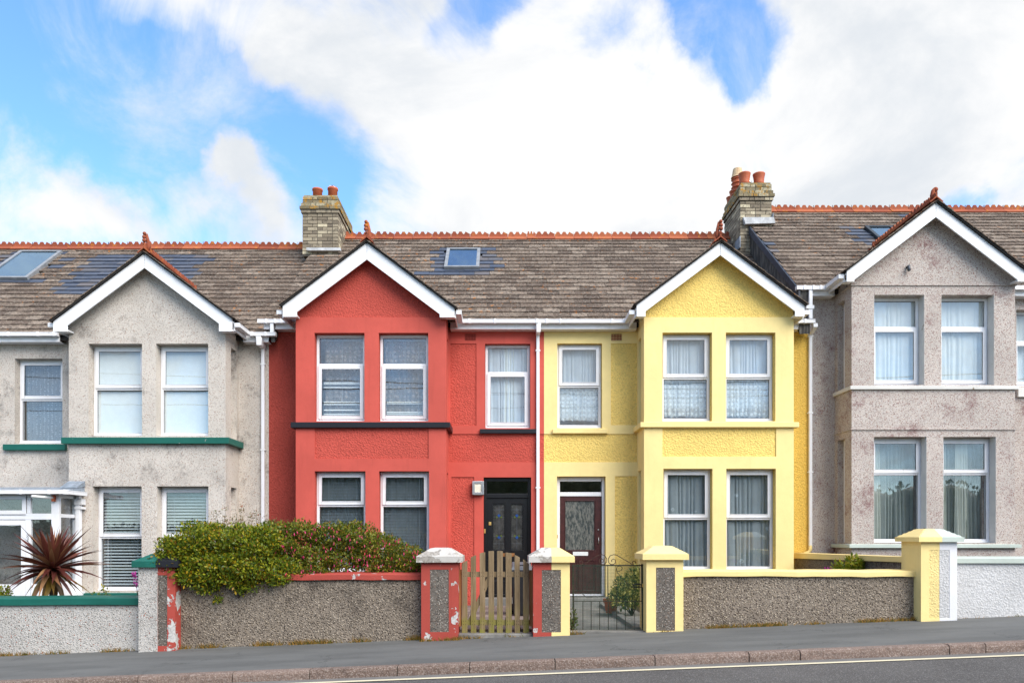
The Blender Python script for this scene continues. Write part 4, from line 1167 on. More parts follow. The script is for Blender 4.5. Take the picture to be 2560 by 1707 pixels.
# ---------- yellow house
HY = thing('yellow_house', 'bright yellow rendered terraced house with a brown glazed front door', 'house', (3.5, DF, 0))
yx0, yx1 = U(1609.8, DB), U(1983.3, DB)
wT, wB = V(831.8, DB), V(1053, DB); gT, gB = V(1171.4, DB), V(1426, DB)
holesY = [(U(1655.7, DB), U(1779.4, DB), wB, wT), (U(1814, DB), U(1937.7, DB), wB, wT), (U(1658, DB), U(1780.7, DB), gB, gT), (U(1815, DB), U(1938.7, DB), gB, gT)]
panY = [(U(1655.7, DB), U(1939.5, DB), V(1141, DB), V(1071.5, DB))]
pk = (1801, 606)
xpY, zpY = bargeboards(HY, pk, 0.748, 32, (1591.5, 1614, 791), (2011.5, 1988, 791))
gable_roof(HY, xpY, zpY, 0.748, U(1591.5, DV), U(2011.5, DV), ze, seed=13)
bay(HY, yx0, yx1, -0.6, V(794.6, DB), holesY, pk, 0.748, ('yellow_rough', 'yellow_smooth'), panels=panY, side_lights=((wB, wT), (gB, gT)), z_smooth=V(793.6, DB), xp=xpY, zp=zpY)
fhY = (U(1393, DF), U(1504.8, DF), V(1070, DF), V(858.7, DF))
doorY = (U(1392.5, DF), U(1513.8, DF), V(1490, DF), V(1190.5, DF))
panYf = [(U(1527, DF), U(1595, DF), V(1062.6, DF), V(858.7, DF)), (X_RY - 0.01, U(1600, DF), V(1155, DF), V(1084.8, DF)), (U(1537, DF), U(1595, DF), -0.3, V(1190, DF))]
facade(HY, X_RY, yx0, -0.6, ze + 0.05, [fhY, doorY], ('yellow_rough', 'yellow_smooth'), panYf)
facade(HY, yx1, X_YG, -0.6, ze + 0.05, [], ('yellow_rough_old_shaded', None))
shell(HY, X_RY, X_YG, -0.5, V(1125, DF), ze - 0.05); bay_floor(HY, yx0, yx1, V(1125, DF), V(800, DB))
for h in holesY[:2]: window(HY, *h[:2], h[2], h[3], DB + 0.14, 0.495, 'top')
for h in holesY[2:]: window(HY, *h[:2], h[2], h[3], DB + 0.14, 0.485, 'top')
window(HY, *fhY, DF + 0.10, 0.495, 'top')
sill_band(HY, yx0, yx1, V(1069, DB), V(1054, DB), 'yellow_smooth', 0.085)
sill_band(HY, U(1381, DF), U(1518, DF), V(1084, DF), V(1071, DF), 'yellow_smooth', 0.08, False, DF)
sill_band(HY, yx0, yx1, V(1442, DB), V(1427, DB), 'yellow_smooth', 0.085)
X_ROOF_YG = 6.10
rfY = main_roof(HY, X_RY, X_ROOF_YG, ze, 23, hide=hideg(xpY, zpY, 0.748, ze), clip=(False, True))
finial(HY, xpY + 0.0, zpY + 0.03, DV + 0.1, 0.44, lean=1)
gutter(HY, X_RY + 0.012, yx0 - 0.30, zg, clips=(U(1366, DE), U(1400, DE), U(1528, DE), U(1558, DE)), fx=(X_RY, yx0 - 0.05))
gutter(HY, yx1 + 0.02, U(2037, DE - .1), zg, clips=(U(1992, DE), U(2007, DE)), fx=(yx1 + 0.02, U(2008, DE)))
bay_gutter(HY, U(1591.5, DV) - 0.03, V(783, DV), -1, DV + 0.06, DE - 0.03)
bay_gutter(HY, U(2011.5, DV) + 0.02, V(783, DV), 1, DV + 0.06, DE - 0.03)
xd = U(2023.5, DF)
dpY = downpipe(HY, xd, V(838, DF), V(1365, DF), brackets=(V(842, DF), V(1033, DF), V(1180, DF)))
MB().box(xd - 0.045, xd + 0.045, DE - 0.115, DE - 0.035, V(828, DF), zg - 0.004).build('hopper', 'upvc', dpY, bevel=0.006)
MB().hexa([(xd - 0.036, DF - 0.08, V(840, DF)), (xd + 0.036, DF - 0.08, V(840, DF)), (xd + 0.036, DF - 0.01, V(840, DF)), (xd - 0.036, DF - 0.01, V(840, DF)), (xd - 0.04, DE - 0.11, V(829, DF)), (xd + 0.04, DE - 0.11, V(829, DF)), (xd + 0.04, DE - 0.04, V(829, DF)), (xd - 0.04, DE - 0.04, V(829, DF))]).build('swan_neck', 'upvc', dpY, bevel=0.006)
MB().tube([(xd, DF - 0.043, V(1362, DF)), (xd, DF - 0.043, V(1373, DF)), (xd - 0.03, DF - 0.043, V(1379, DF)), (xd - 0.12, DF - 0.043, V(1384, DF)), (xd - 0.165, DF - 0.043, V(1390, DF)), (xd - 0.175, DF - 0.043, V(1400, DF)), (xd - 0.175, DF - 0.043, 0.3)], 0.038, 12).build('pipe_bend', 'yellow_smooth', dpY, smooth=True)
air_vent(HY, 1527.8, 1554, 835.7, 852)
def door_yellow(h):
    x0, x1, z0, z1 = doorY
    y = DF + 0.12
    s = (x1 - x0) / 412.0
    zt = lambda b: z1 - (b - 105) * s
    X = lambda a: x0 + (a - 78) * s
    fr = MB().frame(x0 + 0.003, x1 - 0.003, y, y + 0.08, z0, z1 - 0.003, 0.062, 0.04, 0.09)
    fr.box(x0 + 0.065, x1 - 0.065, y + 0.002, y + 0.078, zt(270), zt(235))
    f = fr.build('door_frame', 'upvc', h, bevel=0.005)
    MB().box(x0 + 0.063, x1 - 0.063, y + 0.04, y + 0.046, zt(235) + 0.002, z1 - 0.094).build('fanlight_pane', 'glass', f)
    dx0, dx1, dz0, dz1 = x0 + 0.068, x1 - 0.068, z0 + 0.045, zt(272)
    g = (X(145), X(412), zt(737), zt(303))
    low = [(X(150), X(265), zt(1085), zt(815)), (X(300), X(410), zt(1085), zt(815))]
    d = MB().wall(dx0, dx1, dz0, dz1, [g] + low, y + 0.02, y + 0.065, TFY).build('door', 'door_brown', h, bevel=0.004)
    MB().box(g[0], g[1], y + 0.04, y + 0.046, g[2], g[3]).build('pane', 'glass_textured', d)
    MB().frame(g[0] + 0.002, g[1] - 0.002, y + 0.014, y + 0.038, g[2] + 0.002, g[3] - 0.002, 0.018).build('moulding', 'door_brown', d, bevel=0.003)
    for p in low:
        MB().box(p[0], p[1], y + 0.04, y + 0.055, p[2], p[3]).build('panel', 'door_brown', d)
        MB().frame(p[0] + 0.003, p[1] - 0.003, y + 0.026, y + 0.04, p[2] + 0.003, p[3] - 0.003, 0.02).build('moulding', 'door_brown', d, bevel=0.003)
    MB().box(X(218), X(348), y + 0.008, y + 0.02, zt(778), zt(745)).build('letterbox', 'white_plastic', d, bevel=0.003)
    MB().tube([(X(437), y + 0.018, zt(620)), (X(437), y - 0.02, zt(628)), (X(437), y - 0.02, zt(670)), (X(437), y + 0.018, zt(680))], 0.008, 8).build('door_handle', 'steel', d, smooth=True)
    MB().lathe([(0.016, 0), (0.016, 0.02), (0.012, 0.022)], (X(435), y + 0.008, zt(560)), 12).build('door_lock', 'steel', d)
    MB().box(X(80), X(88), y - 0.012, y, zt(628), zt(598)).build('door_bell', 'brass', f)
    MB().box(x0 - 0.12, x1 + 0.03, DF - 0.40, DF + 0.28, 0.02, z0).build('doorstep', 'concrete', h, bevel=0.01)
door_yellow(HY)

# ---------- right pebbledash house
HG = thing('pebbledash_house', 'taller grey pebbledash house with maroon stained walls and white window sills', 'house', (9, DF, 0.4))
ze = ZE0 + LIFT_G; zeG = ze
gx0, gx1 = U(2129, DB), U(2537.5, DB)
wT, wB = V(737, DB), V(962, DB); gT, gB = V(1091.5, DB), V(1357, DB)
holesG = [(U(2185, DB), U(2311, DB), wB, wT), (U(2353, DB), U(2485.5, DB), wB, wT), (U(2184.6, DB), U(2316.7, DB), gB, gT), (U(2358, DB), U(2490, DB), gB, gT)]
pk = (2340, 507)
xpG, zpG = bargeboards(HG, pk, 0.765, 36, (2117, 2136, 704), (2563, 2544, 704))
gable_roof(HG, xpG, zpG, 0.765, U(2117, DV), U(2563, DV), ze, seed=14)
bay(HG, gx0, gx1, -0.4, V(712, DB), holesG, pk, 0.765, ('pebble_right', None), side_lights=((wB, wT), (gB, gT)), xp=xpG, zp=zpG)
fhG = (U(2541, DF), U(2660, DF), V(966, DF), V(774, DF))
facade(HG, X_YG, gx0, -0.4, ze + 0.05, [], ('pebble_right', None))
facade(HG, gx1, X_G1, -0.4, ze + 0.05, [fhG], ('pebble_right', None))
shell(HG, X_YG, X_G1, -0.3, V(1030, DF), ze - 0.05); bay_floor(HG, gx0, gx1, V(1030, DF), V(722, DB))
for h in holesG[:2]: window(HG, *h[:2], h[2], h[3], DB + 0.20, 0.34, 'bottom')
for h in holesG[2:]: window(HG, *h[:2], h[2], h[3], DB + 0.20, 0.34, 'top')
window(HG, *fhG, DF + 0.16, 0.40, 'bottom')
# smooth rendered reveal linings
for h in holesG:
    for xa in (h[1] - 0.004, h[0] + 0.001):
        MB().box(xa, xa + 0.003, DB + 0.001, DB + 0.199, h[2] + 0.002, h[3] - 0.002).build('reveal_lining', 'sill_white', HG)
sill_band(HG, gx0, gx1, V(974, DB), V(962.5, DB), 'sill_white', 0.045)
sill_band(HG, U(2541, DF), U(2660, DF), V(993, DF), V(967, DF), 'sill_white', 0.06, False, DF)
sill_band(HG, gx0, gx1, V(1369, DB), V(1357.5, DB), 'pale_green', 0.08)
for b_ in (713, 1073):   # drip courses
    z = V(b_, DB)
    mb = MB()
    for x_, sd_ in ((gx0, -1), (gx1, 1)):
        mb.box(min(x_, x_ + sd_ * 0.022), max(x_, x_ + sd_ * 0.022), DB - 0.022, DF, z - 0.012, z + 0.012)
    mb.box(gx0, gx1, DB - 0.022, DB + 0.002, z - 0.012, z + 0.012)
    mb.build('drip_course', 'pebble_right', HG)
MB().tube([(U(2268, DB), DB + 0.05, V(668, DB)), (U(2268, DB), DB - 0.06, V(668, DB)), (U(2268, DB), DB - 0.07, V(680, DB))], 0.03, 10).build('vent_pipe', 'leadwork', HG, smooth=True)
q = [on_roof(1900 + a / 2.306, 440 + b / 2.306, ze) for a, b in ((598, 310), (750, 307), (672, 378))]
gsx0 = (q[0][0] + q[2][0]) / 2; gsx1 = gsx0 + (q[1][0] - q[0][0]); gsu0, gsu1 = q[2][1], q[0][1]
def newG(x, u):
    rr = random.Random(int(x * 13) * 31 + int(u / GAUGE) * 7)
    if gsx0 - 0.5 < x < gsx1 + 0.5 and gsu0 - 0.25 < u < gsu1 + 0.2: return rr.random() < 0.7
    return rr.random() < 0.012
rfG = main_roof(HG, X_ROOF_YG, X_G1, ze, 24, hide=hideg(xpG, zpG, 0.765, ze), new=newG, hole=(gsx0 + 0.08, gsx1 - 0.08, gsu0 + 0.06, gsu1 - 0.06))
skylight(HG, rfG, gsx0, gsx1, gsu0, gsu1, ze, 'skylight_dark')
finial(HG, xpG, zpG + 0.03, DV + 0.1, 0.3, scroll=True)
zgG = V(728, DE)
gutter(HG, U(1992, DE - .1), gx0 - 0.34, zgG, clips=(U(2006, DE), U(2028, DE), U(2046, DE), U(2062, DE)), fx=(X_ROOF_YG + 0.02, gx0 - 0.1))
gutter(HG, gx1 + 0.30, X_G1, zgG, clips=(U(2555, DE),))
bay_gutter(HG, U(2117, DV) - 0.03, V(693, DV), -1, DV + 0.06, DE - 0.03)
bay_gutter(HG, U(2563, DV) + 0.03, V(693, DV), 1, DV + 0.06, DE - 0.03)
xd2 = U(2022, DE)
MB().box(xd2 - 0.035, xd2 + 0.035, DE - 0.11, DE - 0.045, V(800, DE), zgG + 0.003).build('gutter_outlet', 'upvc', HG, bevel=0.006)
MB().box(U(2010, DE), U(2030, DE), DE - 0.12, DE - 0.035, V(776, DE), V(767, DE)).build('gutter_outlet', 'upvc', HG, bevel=0.006)
# slate-hung upstand where this roof stands above the yellow one, with its flashing
zy = lambda y: ZE0 + (y - DE) * TAN
zg_ = lambda y: zeG + (y - DE) * TAN
MB().prism([(DE - 0.05, zy(DE) - 0.25), (DR, zy(DR) - 0.2), (DR, zg_(DR) - 0.03), (DE - 0.05, zg_(DE) - 0.03)], X_ROOF_YG + 0.004, X_ROOF_YG + 0.22, 'x').build('party_upstand', 'slate_hung', HG)
MB().prism([(DE - 0.10, zg_(DE) - 0.20), (DR - 0.9, zg_(DR - 0.9) - 0.16), (DR - 0.9, zg_(DR - 0.9) + 0.035), (DE - 0.10, zg_(DE - 0.1) + 0.035)], X_ROOF_YG - 0.035, X_ROOF_YG + 0.003, 'x').build('verge_flashing', 'flashing_dark', HG)
# the shorter step between the left roof and the red one
MB().prism([(DE - 0.03, zeL - 0.15), (DR, zeL + (DR - DE) * TAN - 0.15), (DR, zy(DR) - 0.03), (DE - 0.03, zy(DE) - 0.03)], X_LR + 0.125, X_LR + 0.2, 'x').build('party_upstand', 'slate_hung', HR)

# ---------- chimneys
zt1 = V(491, 18.4)
c1x0, c1x1 = U(756.3, 18.4), U(845, 18.4)
ch1, _, _ = chimney(HR, 756.3, 845, 18.4, 20.2, zt1, V(640, 18.4), 1,
        [('plain', c1x0 + 0.31, 18.64, 0.25, 0.125), ('plain', c1x0 + 0.69, 18.64, 0.27, 0.125), ('cage', c1x0 + 0.69, 18.64, 0.27, 0.12), ('plain', c1x0 + 0.5, 19.3, 0.16, 0.125), ('plain', c1x0 + 0.6, 19.8, 0.16, 0.125)], 5)
MB().box(c1x0 + 0.12, c1x1 + 0.08, 18.30, 18.395, V(628, 18.35) , V(621, 18.35)).build('apron_flashing', 'lead_pale', HR, bevel=0.004)
zt2 = V(459.5, 18.4)
c2x0, c2x1 = U(1851, 18.4), U(1929, 18.4)
ch2, _, _ = chimney(HG, 1851, 1929, 18.4, 19.75, zt2, V(640, 18.4), -1,
        [('roll', c2x0 + 0.17, 18.62, 0.32, 0.145), ('roll', c2x0 + 0.53, 18.62, 0.31, 0.145), ('louvre', c2x0 + 0.13, 19.05, 0.64, 0.145), ('flue', c2x0 + 0.38, 18.9, 0.26, 0.05), ('roll', c2x0 + 0.15, 19.35, 0.22, 0.13), ('roll', c2x0 + 0.15, 19.62, 0.18, 0.13)], 6)
MB().prism([(c2x0 + 0.04, V(545, 18.35)), (c2x1 + 0.02, V(545, 18.35)), (c2x1 + 0.06, V(560, 18.35)), (c2x0 + 0.09, V(562, 18.35))], 18.30, 18.396).build('apron_flashing', 'lead_pale', HG, bevel=0.004)
MB().box(c2x1 + 0.002, c2x1 + 0.02, 18.32, 18.6, V(556, 18.4), V(536, 18.4)).build('soaker', 'lead', HG)
MB().box(c2x0 - 0.03, c2x0 - 0.006, 18.36, 18.75, V(620, 18.4), V(592, 18.4)).build('soaker', 'lead', HY)

# ---------- porch of the left house
DQ, PX = 14.18, U(147, 14.18)
def porch():
    t = thing('glazed_porch', 'white framed glazed porch with a lead roof on the left pebbledash house', 'porch', (-9.6, DQ, -0.3))
    zt = V(1234, DQ); zb = V(1520, DQ)
    xl = U(-640 / 4.61, DQ)
    s = DQ / F
    X = lambda a: U(a / 4.61, DQ)
    Z = lambda b: V(1180 + b / 4.61, DQ)
    fr = MB()
    fr.box(X(590), PX, DQ, DQ + 0.075, zb, zt)                              # corner post
    fr.box(xl, X(590), DQ + 0.002, DQ + 0.07, Z(262), zt)                   # head
    fr.box(xl, X(590), DQ + 0.002, DQ + 0.07, Z(545), Z(475))               # transom
    fr.box(X(290), X(352), DQ + 0.003, DQ + 0.069, zb, Z(546))              # post beside door
    fr.box(X(308), X(350), DQ + 0.003, DQ + 0.069, Z(474), Z(263))
    fr.box(X(352), X(590), DQ + 0.003, DQ + 0.069, zb, Z(1290))             # low panel
    fr.box(xl, xl + 0.12, DQ, DQ + 0.075, zb, zt)                             # far corner post
    fr.box(X(-395), X(-335), DQ + 0.003, DQ + 0.069, zb, Z(546))
    fr.box(xl + 0.12, X(-395), DQ + 0.003, DQ + 0.069, zb, Z(1290))
    for zz0, zz1 in ((zb, Z(1270)), (Z(520), Z(478)), (zt - 0.07, zt - 0.001)):
        fr.box(xl + 0.002, xl + 0.07, DQ + 0.076, DF - 0.01, zz0, zz1)
    # side
    y0, y1 = DQ + 0.076, DB - 0.10
    sx = PX - 0.07
    fr.box(sx, PX, y1, y1 + 0.09, zb, zt); fr.box(sx, PX - 0.002, y0, y1, zt - 0.07, zt - 0.001)
    fr.box(sx, PX - 0.002, y0, y1, Z(520), Z(478)); fr.box(sx, PX - 0.002, y0, y1, zb, Z(1270))
    f = fr.build('porch_frame', 'upvc', t, bevel=0.005)
    fan = MB().frame(X(-200), X(305), DQ - 0.02, DQ + 0.001, Z(485), Z(266), 0.075).build('sash', 'upvc', f, bevel=0.005)
    for a, b, c, d in ((X(-130), X(270), Z(445), Z(303)), (X(352), X(580), Z(470), Z(278)), (X(352), X(568), Z(1288), Z(548)), (xl + 0.12, X(-200), Z(445), Z(303)), (xl + 0.12, X(-395), Z(1288), Z(548))):
        MB().box(a - 0.02, b + 0.02, DQ + 0.03, DQ + 0.036, c - 0.02, d + 0.02).build('pane', 'glass', f)
    for c, d in ((Z(478), zt - 0.07), (Z(1270), Z(520))):
        MB().box(sx + 0.03, sx + 0.036, y0, y1, c, d).build('pane', 'glass', f)
        MB().box(xl + 0.03, xl + 0.036, y0, DF - 0.01, c, d).build('pane', 'glass', f)
    dr = MB().wall(X(-330), X(288), zb + 0.1, Z(552), [(X(-260), X(238), Z(1292), Z(612))], DQ + 0.006, DQ + 0.066, TFY).build('door', 'upvc', t, bevel=0.005)
    MB().box(X(-262), X(240), DQ + 0.03, DQ + 0.036, Z(1294), Z(610)).build('pane', 'glass', dr)
    MB().tube([(X(262), DQ + 0.005, Z(1170)), (X(262), DQ - 0.04, Z(1170)), (X(222), DQ - 0.04, Z(1175))], 0.009, 8).build('door_handle', 'white_plastic', dr)
    # roof and gutter
    ov = 0.10
    rm = MB()
    rm.hexa([(xl - 0.1, DQ - ov, zt + 0.002), (PX + 0.12, DQ - ov, zt + 0.002), (PX + 0.12, DB - 0.004, zt + 0.002), (xl - 0.1, DB - 0.004, zt + 0.002),
             (xl - 0.1, DQ - ov, zt + 0.06), (PX + 0.12, DQ - ov, zt + 0.06), (PX + 0.12, DB - 0.004, zt + 0.17), (xl - 0.1, DB - 0.004, zt + 0.17)])
    rf = rm.build('porch_roof', 'lead', t)
    MB().box(xl - 0.1, lx0 - 0.01, DB - 0.004, DF - 0.005, zt + 0.002, zt + 0.17).build('porch_roof', 'lead', t)
    MB().hexa([(U(172, DB), DB - 0.30, zt + 0.135), (PX + 0.13, DB - 0.30, zt + 0.135), (PX + 0.13, DB - 0.006, zt + 0.18), (U(172, DB), DB - 0.006, zt + 0.18),
               (U(172, DB), DB - 0.30, zt + 0.15), (PX + 0.13, DB - 0.30, zt + 0.15), (PX + 0.13, DB - 0.006, zt + 0.29), (U(172, DB), DB - 0.006, zt + 0.29)]).build('flashing', 'lead', rf)
    gm = MB().prism([(DQ - ov - 0.004 - p, zt - 0.01 + q) for p, q in GUT], xl - 0.1, PX + 0.12, 'x')
    gm.prism([(PX + 0.125 + p, zt - 0.01 + q) for p, q in GUT], DQ - ov - 0.11, DB - 0.1, 'y')
    g = gm.build('gutter', 'upvc', t, bevel=0.003)
    for a in (275, 600, 780):
        x = U(a / 4.61, DQ - 0.1)
        MB().box(x - 0.02, x + 0.02, DQ - ov - 0.118, DQ - ov, zt - 0.018, zt + 0.07).build('gutter_clip', 'upvc', g, bevel=0.003)
    px = U(197, DB - 0.1)
    dp = MB().box(px - 0.045, px + 0.045, DB - 0.15, DB - 0.06, zb, V(1255, DB)).build('downpipe', 'upvc', t, bevel=0.008)
    MB().box(px - 0.06, px + 0.10, DB - 0.17, DB - 0.03, V(1262, DB), V(1247, DB)).build('hopper', 'upvc', dp, bevel=0.006)
    MB().box(px - 0.03, px + 0.03, DB - 0.15, DB - 0.05, V(1247, DB), V(1234, DB)).build('outlet', 'upvc', dp, bevel=0.006)
    MB().box(px - 0.055, px + 0.09, DB - 0.16, DB - 0.01, V(1273, DB), V(1267, DB)).build('pipe_bracket', 'upvc', dp, bevel=0.003)
    MB().box(px - 0.06, px + 0.09, DB - 0.17, DB - 0.03, V(1492, DB), V(1477, DB)).build('pipe_shoe', 'upvc', dp, bevel=0.006)
    # house lettering running up the post
    cu = bpy.data.curves.new('lettering', 'FONT'); cu.body = 'ALDO'; cu.size = 0.055; cu.extrude = 0.0006
    cu.materials.append(MATS['lettering_black'])
    tmp = bpy.data.objects.new('lettering', cu); COL.objects.link(tmp)
    me = bpy.data.meshes.new_from_object(tmp.evaluated_get(bpy.context.evaluated_depsgraph_get()))
    bpy.data.objects.remove(tmp)
    o = bpy.data.objects.new('lettering', me); COL.objects.link(o); o.parent = t
    o.matrix_parent_inverse = Matrix.Translation(-Vector(t.location))
    o.matrix_basis = Matrix.Translation((X(330), DQ + 0.0005, Z(798))) @ Matrix.Rotation(R(-90), 4, 'Y') @ Matrix.Rotation(R(90), 4, 'X')
    return t
porch()
# clothes-line arm fixed to the corner post
ca = thing('bracket_arm', 'white folding arm with rusty fixing on the porch corner post', 'bracket', (U(137, DQ), DQ - 0.05, V(1250, DQ)))
MB().tube([(U(137, DQ), DQ - 0.03, V(1244, DQ)), (U(83, DQ - 0.3), DQ - 0.35, V(1240, DQ - 0.3))], 0.024, 10).build('arm', 'white_plastic', ca, smooth=False)
MB().box(U(133, DQ), U(140, DQ), DQ - 0.06, DQ - 0.002, V(1253, DQ), V(1238, DQ)).build('fixing', 'pot_clay', ca)

# ------------------------------------------------------------------ curtains and blinds
def win_in(h, y): return (h[0] + 0.05, h[1] - 0.05, h[2] + 0.03, h[3] - 0.03, y)
nm = [('left', 0), ('right', 1)]
for s_, i in nm:
    h = holesL[i]
    mb = MB().box(h[0] + 0.06, h[1] - 0.06, DB + 0.275, DB + 0.279, h[2] + 0.06, h[3] - 0.05)
    t = thing('roller_blind', f'white roller blind drawn down in the {s_} upper bay window with green sill', 'blind', ((h[0] + h[1]) / 2, DB + 0.3, h[2]))
    mb.build('cloth', 'blind_white', t); MB().box(h[0] + 0.06, h[1] - 0.06, DB + 0.295, DB + 0.315, h[2] + 0.045, h[2] + 0.06).build('hem_bar', 'blind_white', t)
    h = holesL[i + 2]
    venetian(f'pale venetian blind in the {s_} ground floor window beside the glazed porch', h[0] + 0.06, h[1] - 0.06, h[2] + 0.04, h[3] - 0.05, DB + 0.31)
drape('bead_curtain', 'grey beaded net in the single upper window over the glazed porch', 'curtain', fh[0] + 0.04, fh[1] - 0.04, fh[2] + 0.03, fh[3] - 0.04, DF + 0.32, 'beads', 10, 0.01, 3)
for s_, i in nm:
    h = holesR[i]
    drape('lace_curtain', f'taupe patterned lace in the {s_} upper bay window of the red house', 'curtain', h[0] + (0.14 if i == 0 else 0.08), h[1] - 0.05, h[2] + 0.05, h[3] - 0.04, DB + 0.30, 'lace_taupe', 5, 0.012, 10 + i)
    t = thing('venetian_blind', f'half open white slats in the {s_} upper bay window of the red house', 'blind', ((h[0] + h[1]) / 2, DB + 0.26, h[2]))
    zz = ([0.44, 0.425, 0.385, 0.215, 0.19, 0.125, 0.075] if i == 0 else [0.215, 0.20, 0.10, 0.085, 0.075])
    for f_ in zz:
        z = h[2] + (h[3] - h[2]) * f_ + 0.05
        MB().hexa([(h[0] + 0.12, DB + 0.25, z - 0.011), (h[1] - 0.08, DB + 0.25, z - 0.011), (h[1] - 0.08, DB + 0.275, z + 0.008), (h[0] + 0.12, DB + 0.275, z + 0.008),
                   (h[0] + 0.12, DB + 0.25, z - 0.009), (h[1] - 0.08, DB + 0.25, z - 0.009), (h[1] - 0.08, DB + 0.275, z + 0.010), (h[0] + 0.12, DB + 0.275, z + 0.010)]).build('slat', 'blind_white', t)
    MB().box(h[0] + 0.08, h[1] - 0.08, DB + 0.245, DB + 0.28, h[3] - 0.1, h[3] - 0.065).build('head_rail', 'blind_grey', t)
    for f_ in (0.25, 0.5, 0.78):
        x = h[0] + (h[1] - h[0]) * f_
        MB().box(x - 0.0015, x + 0.0015, DB + 0.24, DB + 0.243, h[2] + 0.07, h[3] - 0.1).build('cord', 'blind_slat', t)
    h = holesR[i + 2]
    venetian(f'dark grey venetian blind in the {s_} ground floor window of the red house', h[0] + 0.06, h[1] - 0.06, h[2] + 0.04, h[3] - 0.05, DB + 0.25, 'blind_grey', 0.03, 0.024, 20)
    drape('sheer_curtain', f'sheer grey curtain behind the {s_} ground floor blind of the red house', 'curtain', h[0] + 0.05, h[1] - 0.05, h[2] + 0.04, h[3] - 0.05, DB + 0.38, 'sheer_grey', 8, 0.03, 30 + i)
h = fhR
drape('net_curtain', 'white net drawn across the single upper window of the red house', 'curtain', h[0] + 0.05, h[1] - 0.05, h[2] + 0.04, h[3] - 0.05, DF + 0.215, 'net_white', 9, 0.025, 41)
drape('tied_curtain', 'narrow bright curtain hanging in the single upper window of the red house', 'curtain', h[0] + 0.38, h[0] + 0.60, h[2] + 0.10, h[3] - 0.06, DF + 0.21, 'curtain_bright', 4, 0.02, 42, taper=-0.1)
for s_, i in nm:
    h = holesY[i]; zm = h[3] - (h[3] - h[2]) * 0.50
    drape('net_curtain', f'pleated white net in the {s_} upper bay window of the yellow house', 'curtain', h[0] + 0.05, h[1] - 0.05, h[2] + 0.30, h[3] - 0.05, DB + 0.25, 'net_white', 11, 0.018, 50 + i)
    drape('lace_curtain', f'scalloped white lace along the bottom of the {s_} upper bay window of the yellow house', 'curtain', h[0] + 0.05, h[1] - 0.05, h[2] + 0.10, zm - 0.12, DB + 0.225, 'net_lace', 9, 0.014, 52 + i, 'scallop')
    h = holesY[i + 2]
    drape('sheer_curtain', f'flower patterned sheer curtain in the {s_} ground floor window of the yellow house', 'curtain', h[0] + 0.05, h[1] - 0.05, h[2] + 0.06, h[3] - 0.05, DB + 0.24, 'sheer_dark', 8, 0.03, 60 + i)
h = fhY; zm = h[3] - (h[3] - h[2]) * 0.50
drape('net_curtain', 'pleated white net in the single upper window above the brown door', 'curtain', h[0] + 0.05, h[1] - 0.05, h[2] + 0.25, h[3] - 0.05, DF + 0.215, 'net_white', 10, 0.017, 70)
drape('lace_curtain', 'scalloped white lace along the bottom of the window above the brown door', 'curtain', h[0] + 0.05, h[1] - 0.05, h[2] + 0.16, zm - 0.03, DF + 0.185, 'net_lace', 8, 0.014, 71, 'scallop')
for s_, i in nm:
    h = holesG[i]
    drape('curtain', f'bright white curtain in the {s_} upper bay window of the taller grey house', 'curtain', h[0] + 0.04, h[1] - 0.05, h[2] + 0.04, h[3] - 0.05, DB + 0.285, 'curtain_bright', 7, 0.016, 80 + i)
    h = holesG[i + 2]
    drape('sheer_curtain', f'grey sheer curtain in the {s_} ground floor window of the taller grey house', 'curtain', h[0] + 0.05, h[1] - 0.05, h[2] + 0.05, h[3] - 0.05, DB + 0.42, 'sheer_grey', 9, 0.035, 82 + i)
    for sg, (a, b) in (('left', (0.05, 0.27 if i == 0 else 0.22)), ('right', (0.80 if i == 0 else 0.42, 0.98 if i == 0 else 0.64))):
        if i == 0 and sg == 'right': continue
        drape('curtain', f'pale drape at the {sg} of the {s_} ground floor window of the taller grey house', 'curtain', h[0] + (h[1] - h[0]) * a, h[0] + (h[1] - h[0]) * b, h[2] + 0.05, h[3] - 0.05, DB + 0.33, 'drape_pale', 3, 0.03, 84 + i, taper=-0.2)
h = fhG
drape('curtain', 'bright white curtain in the window at the right edge of the taller grey house', 'curtain', h[0] + 0.04, h[1] - 0.05, h[2] + 0.04, h[3] - 0.05, DF + 0.28, 'curtain_bright', 9, 0.03, 90)

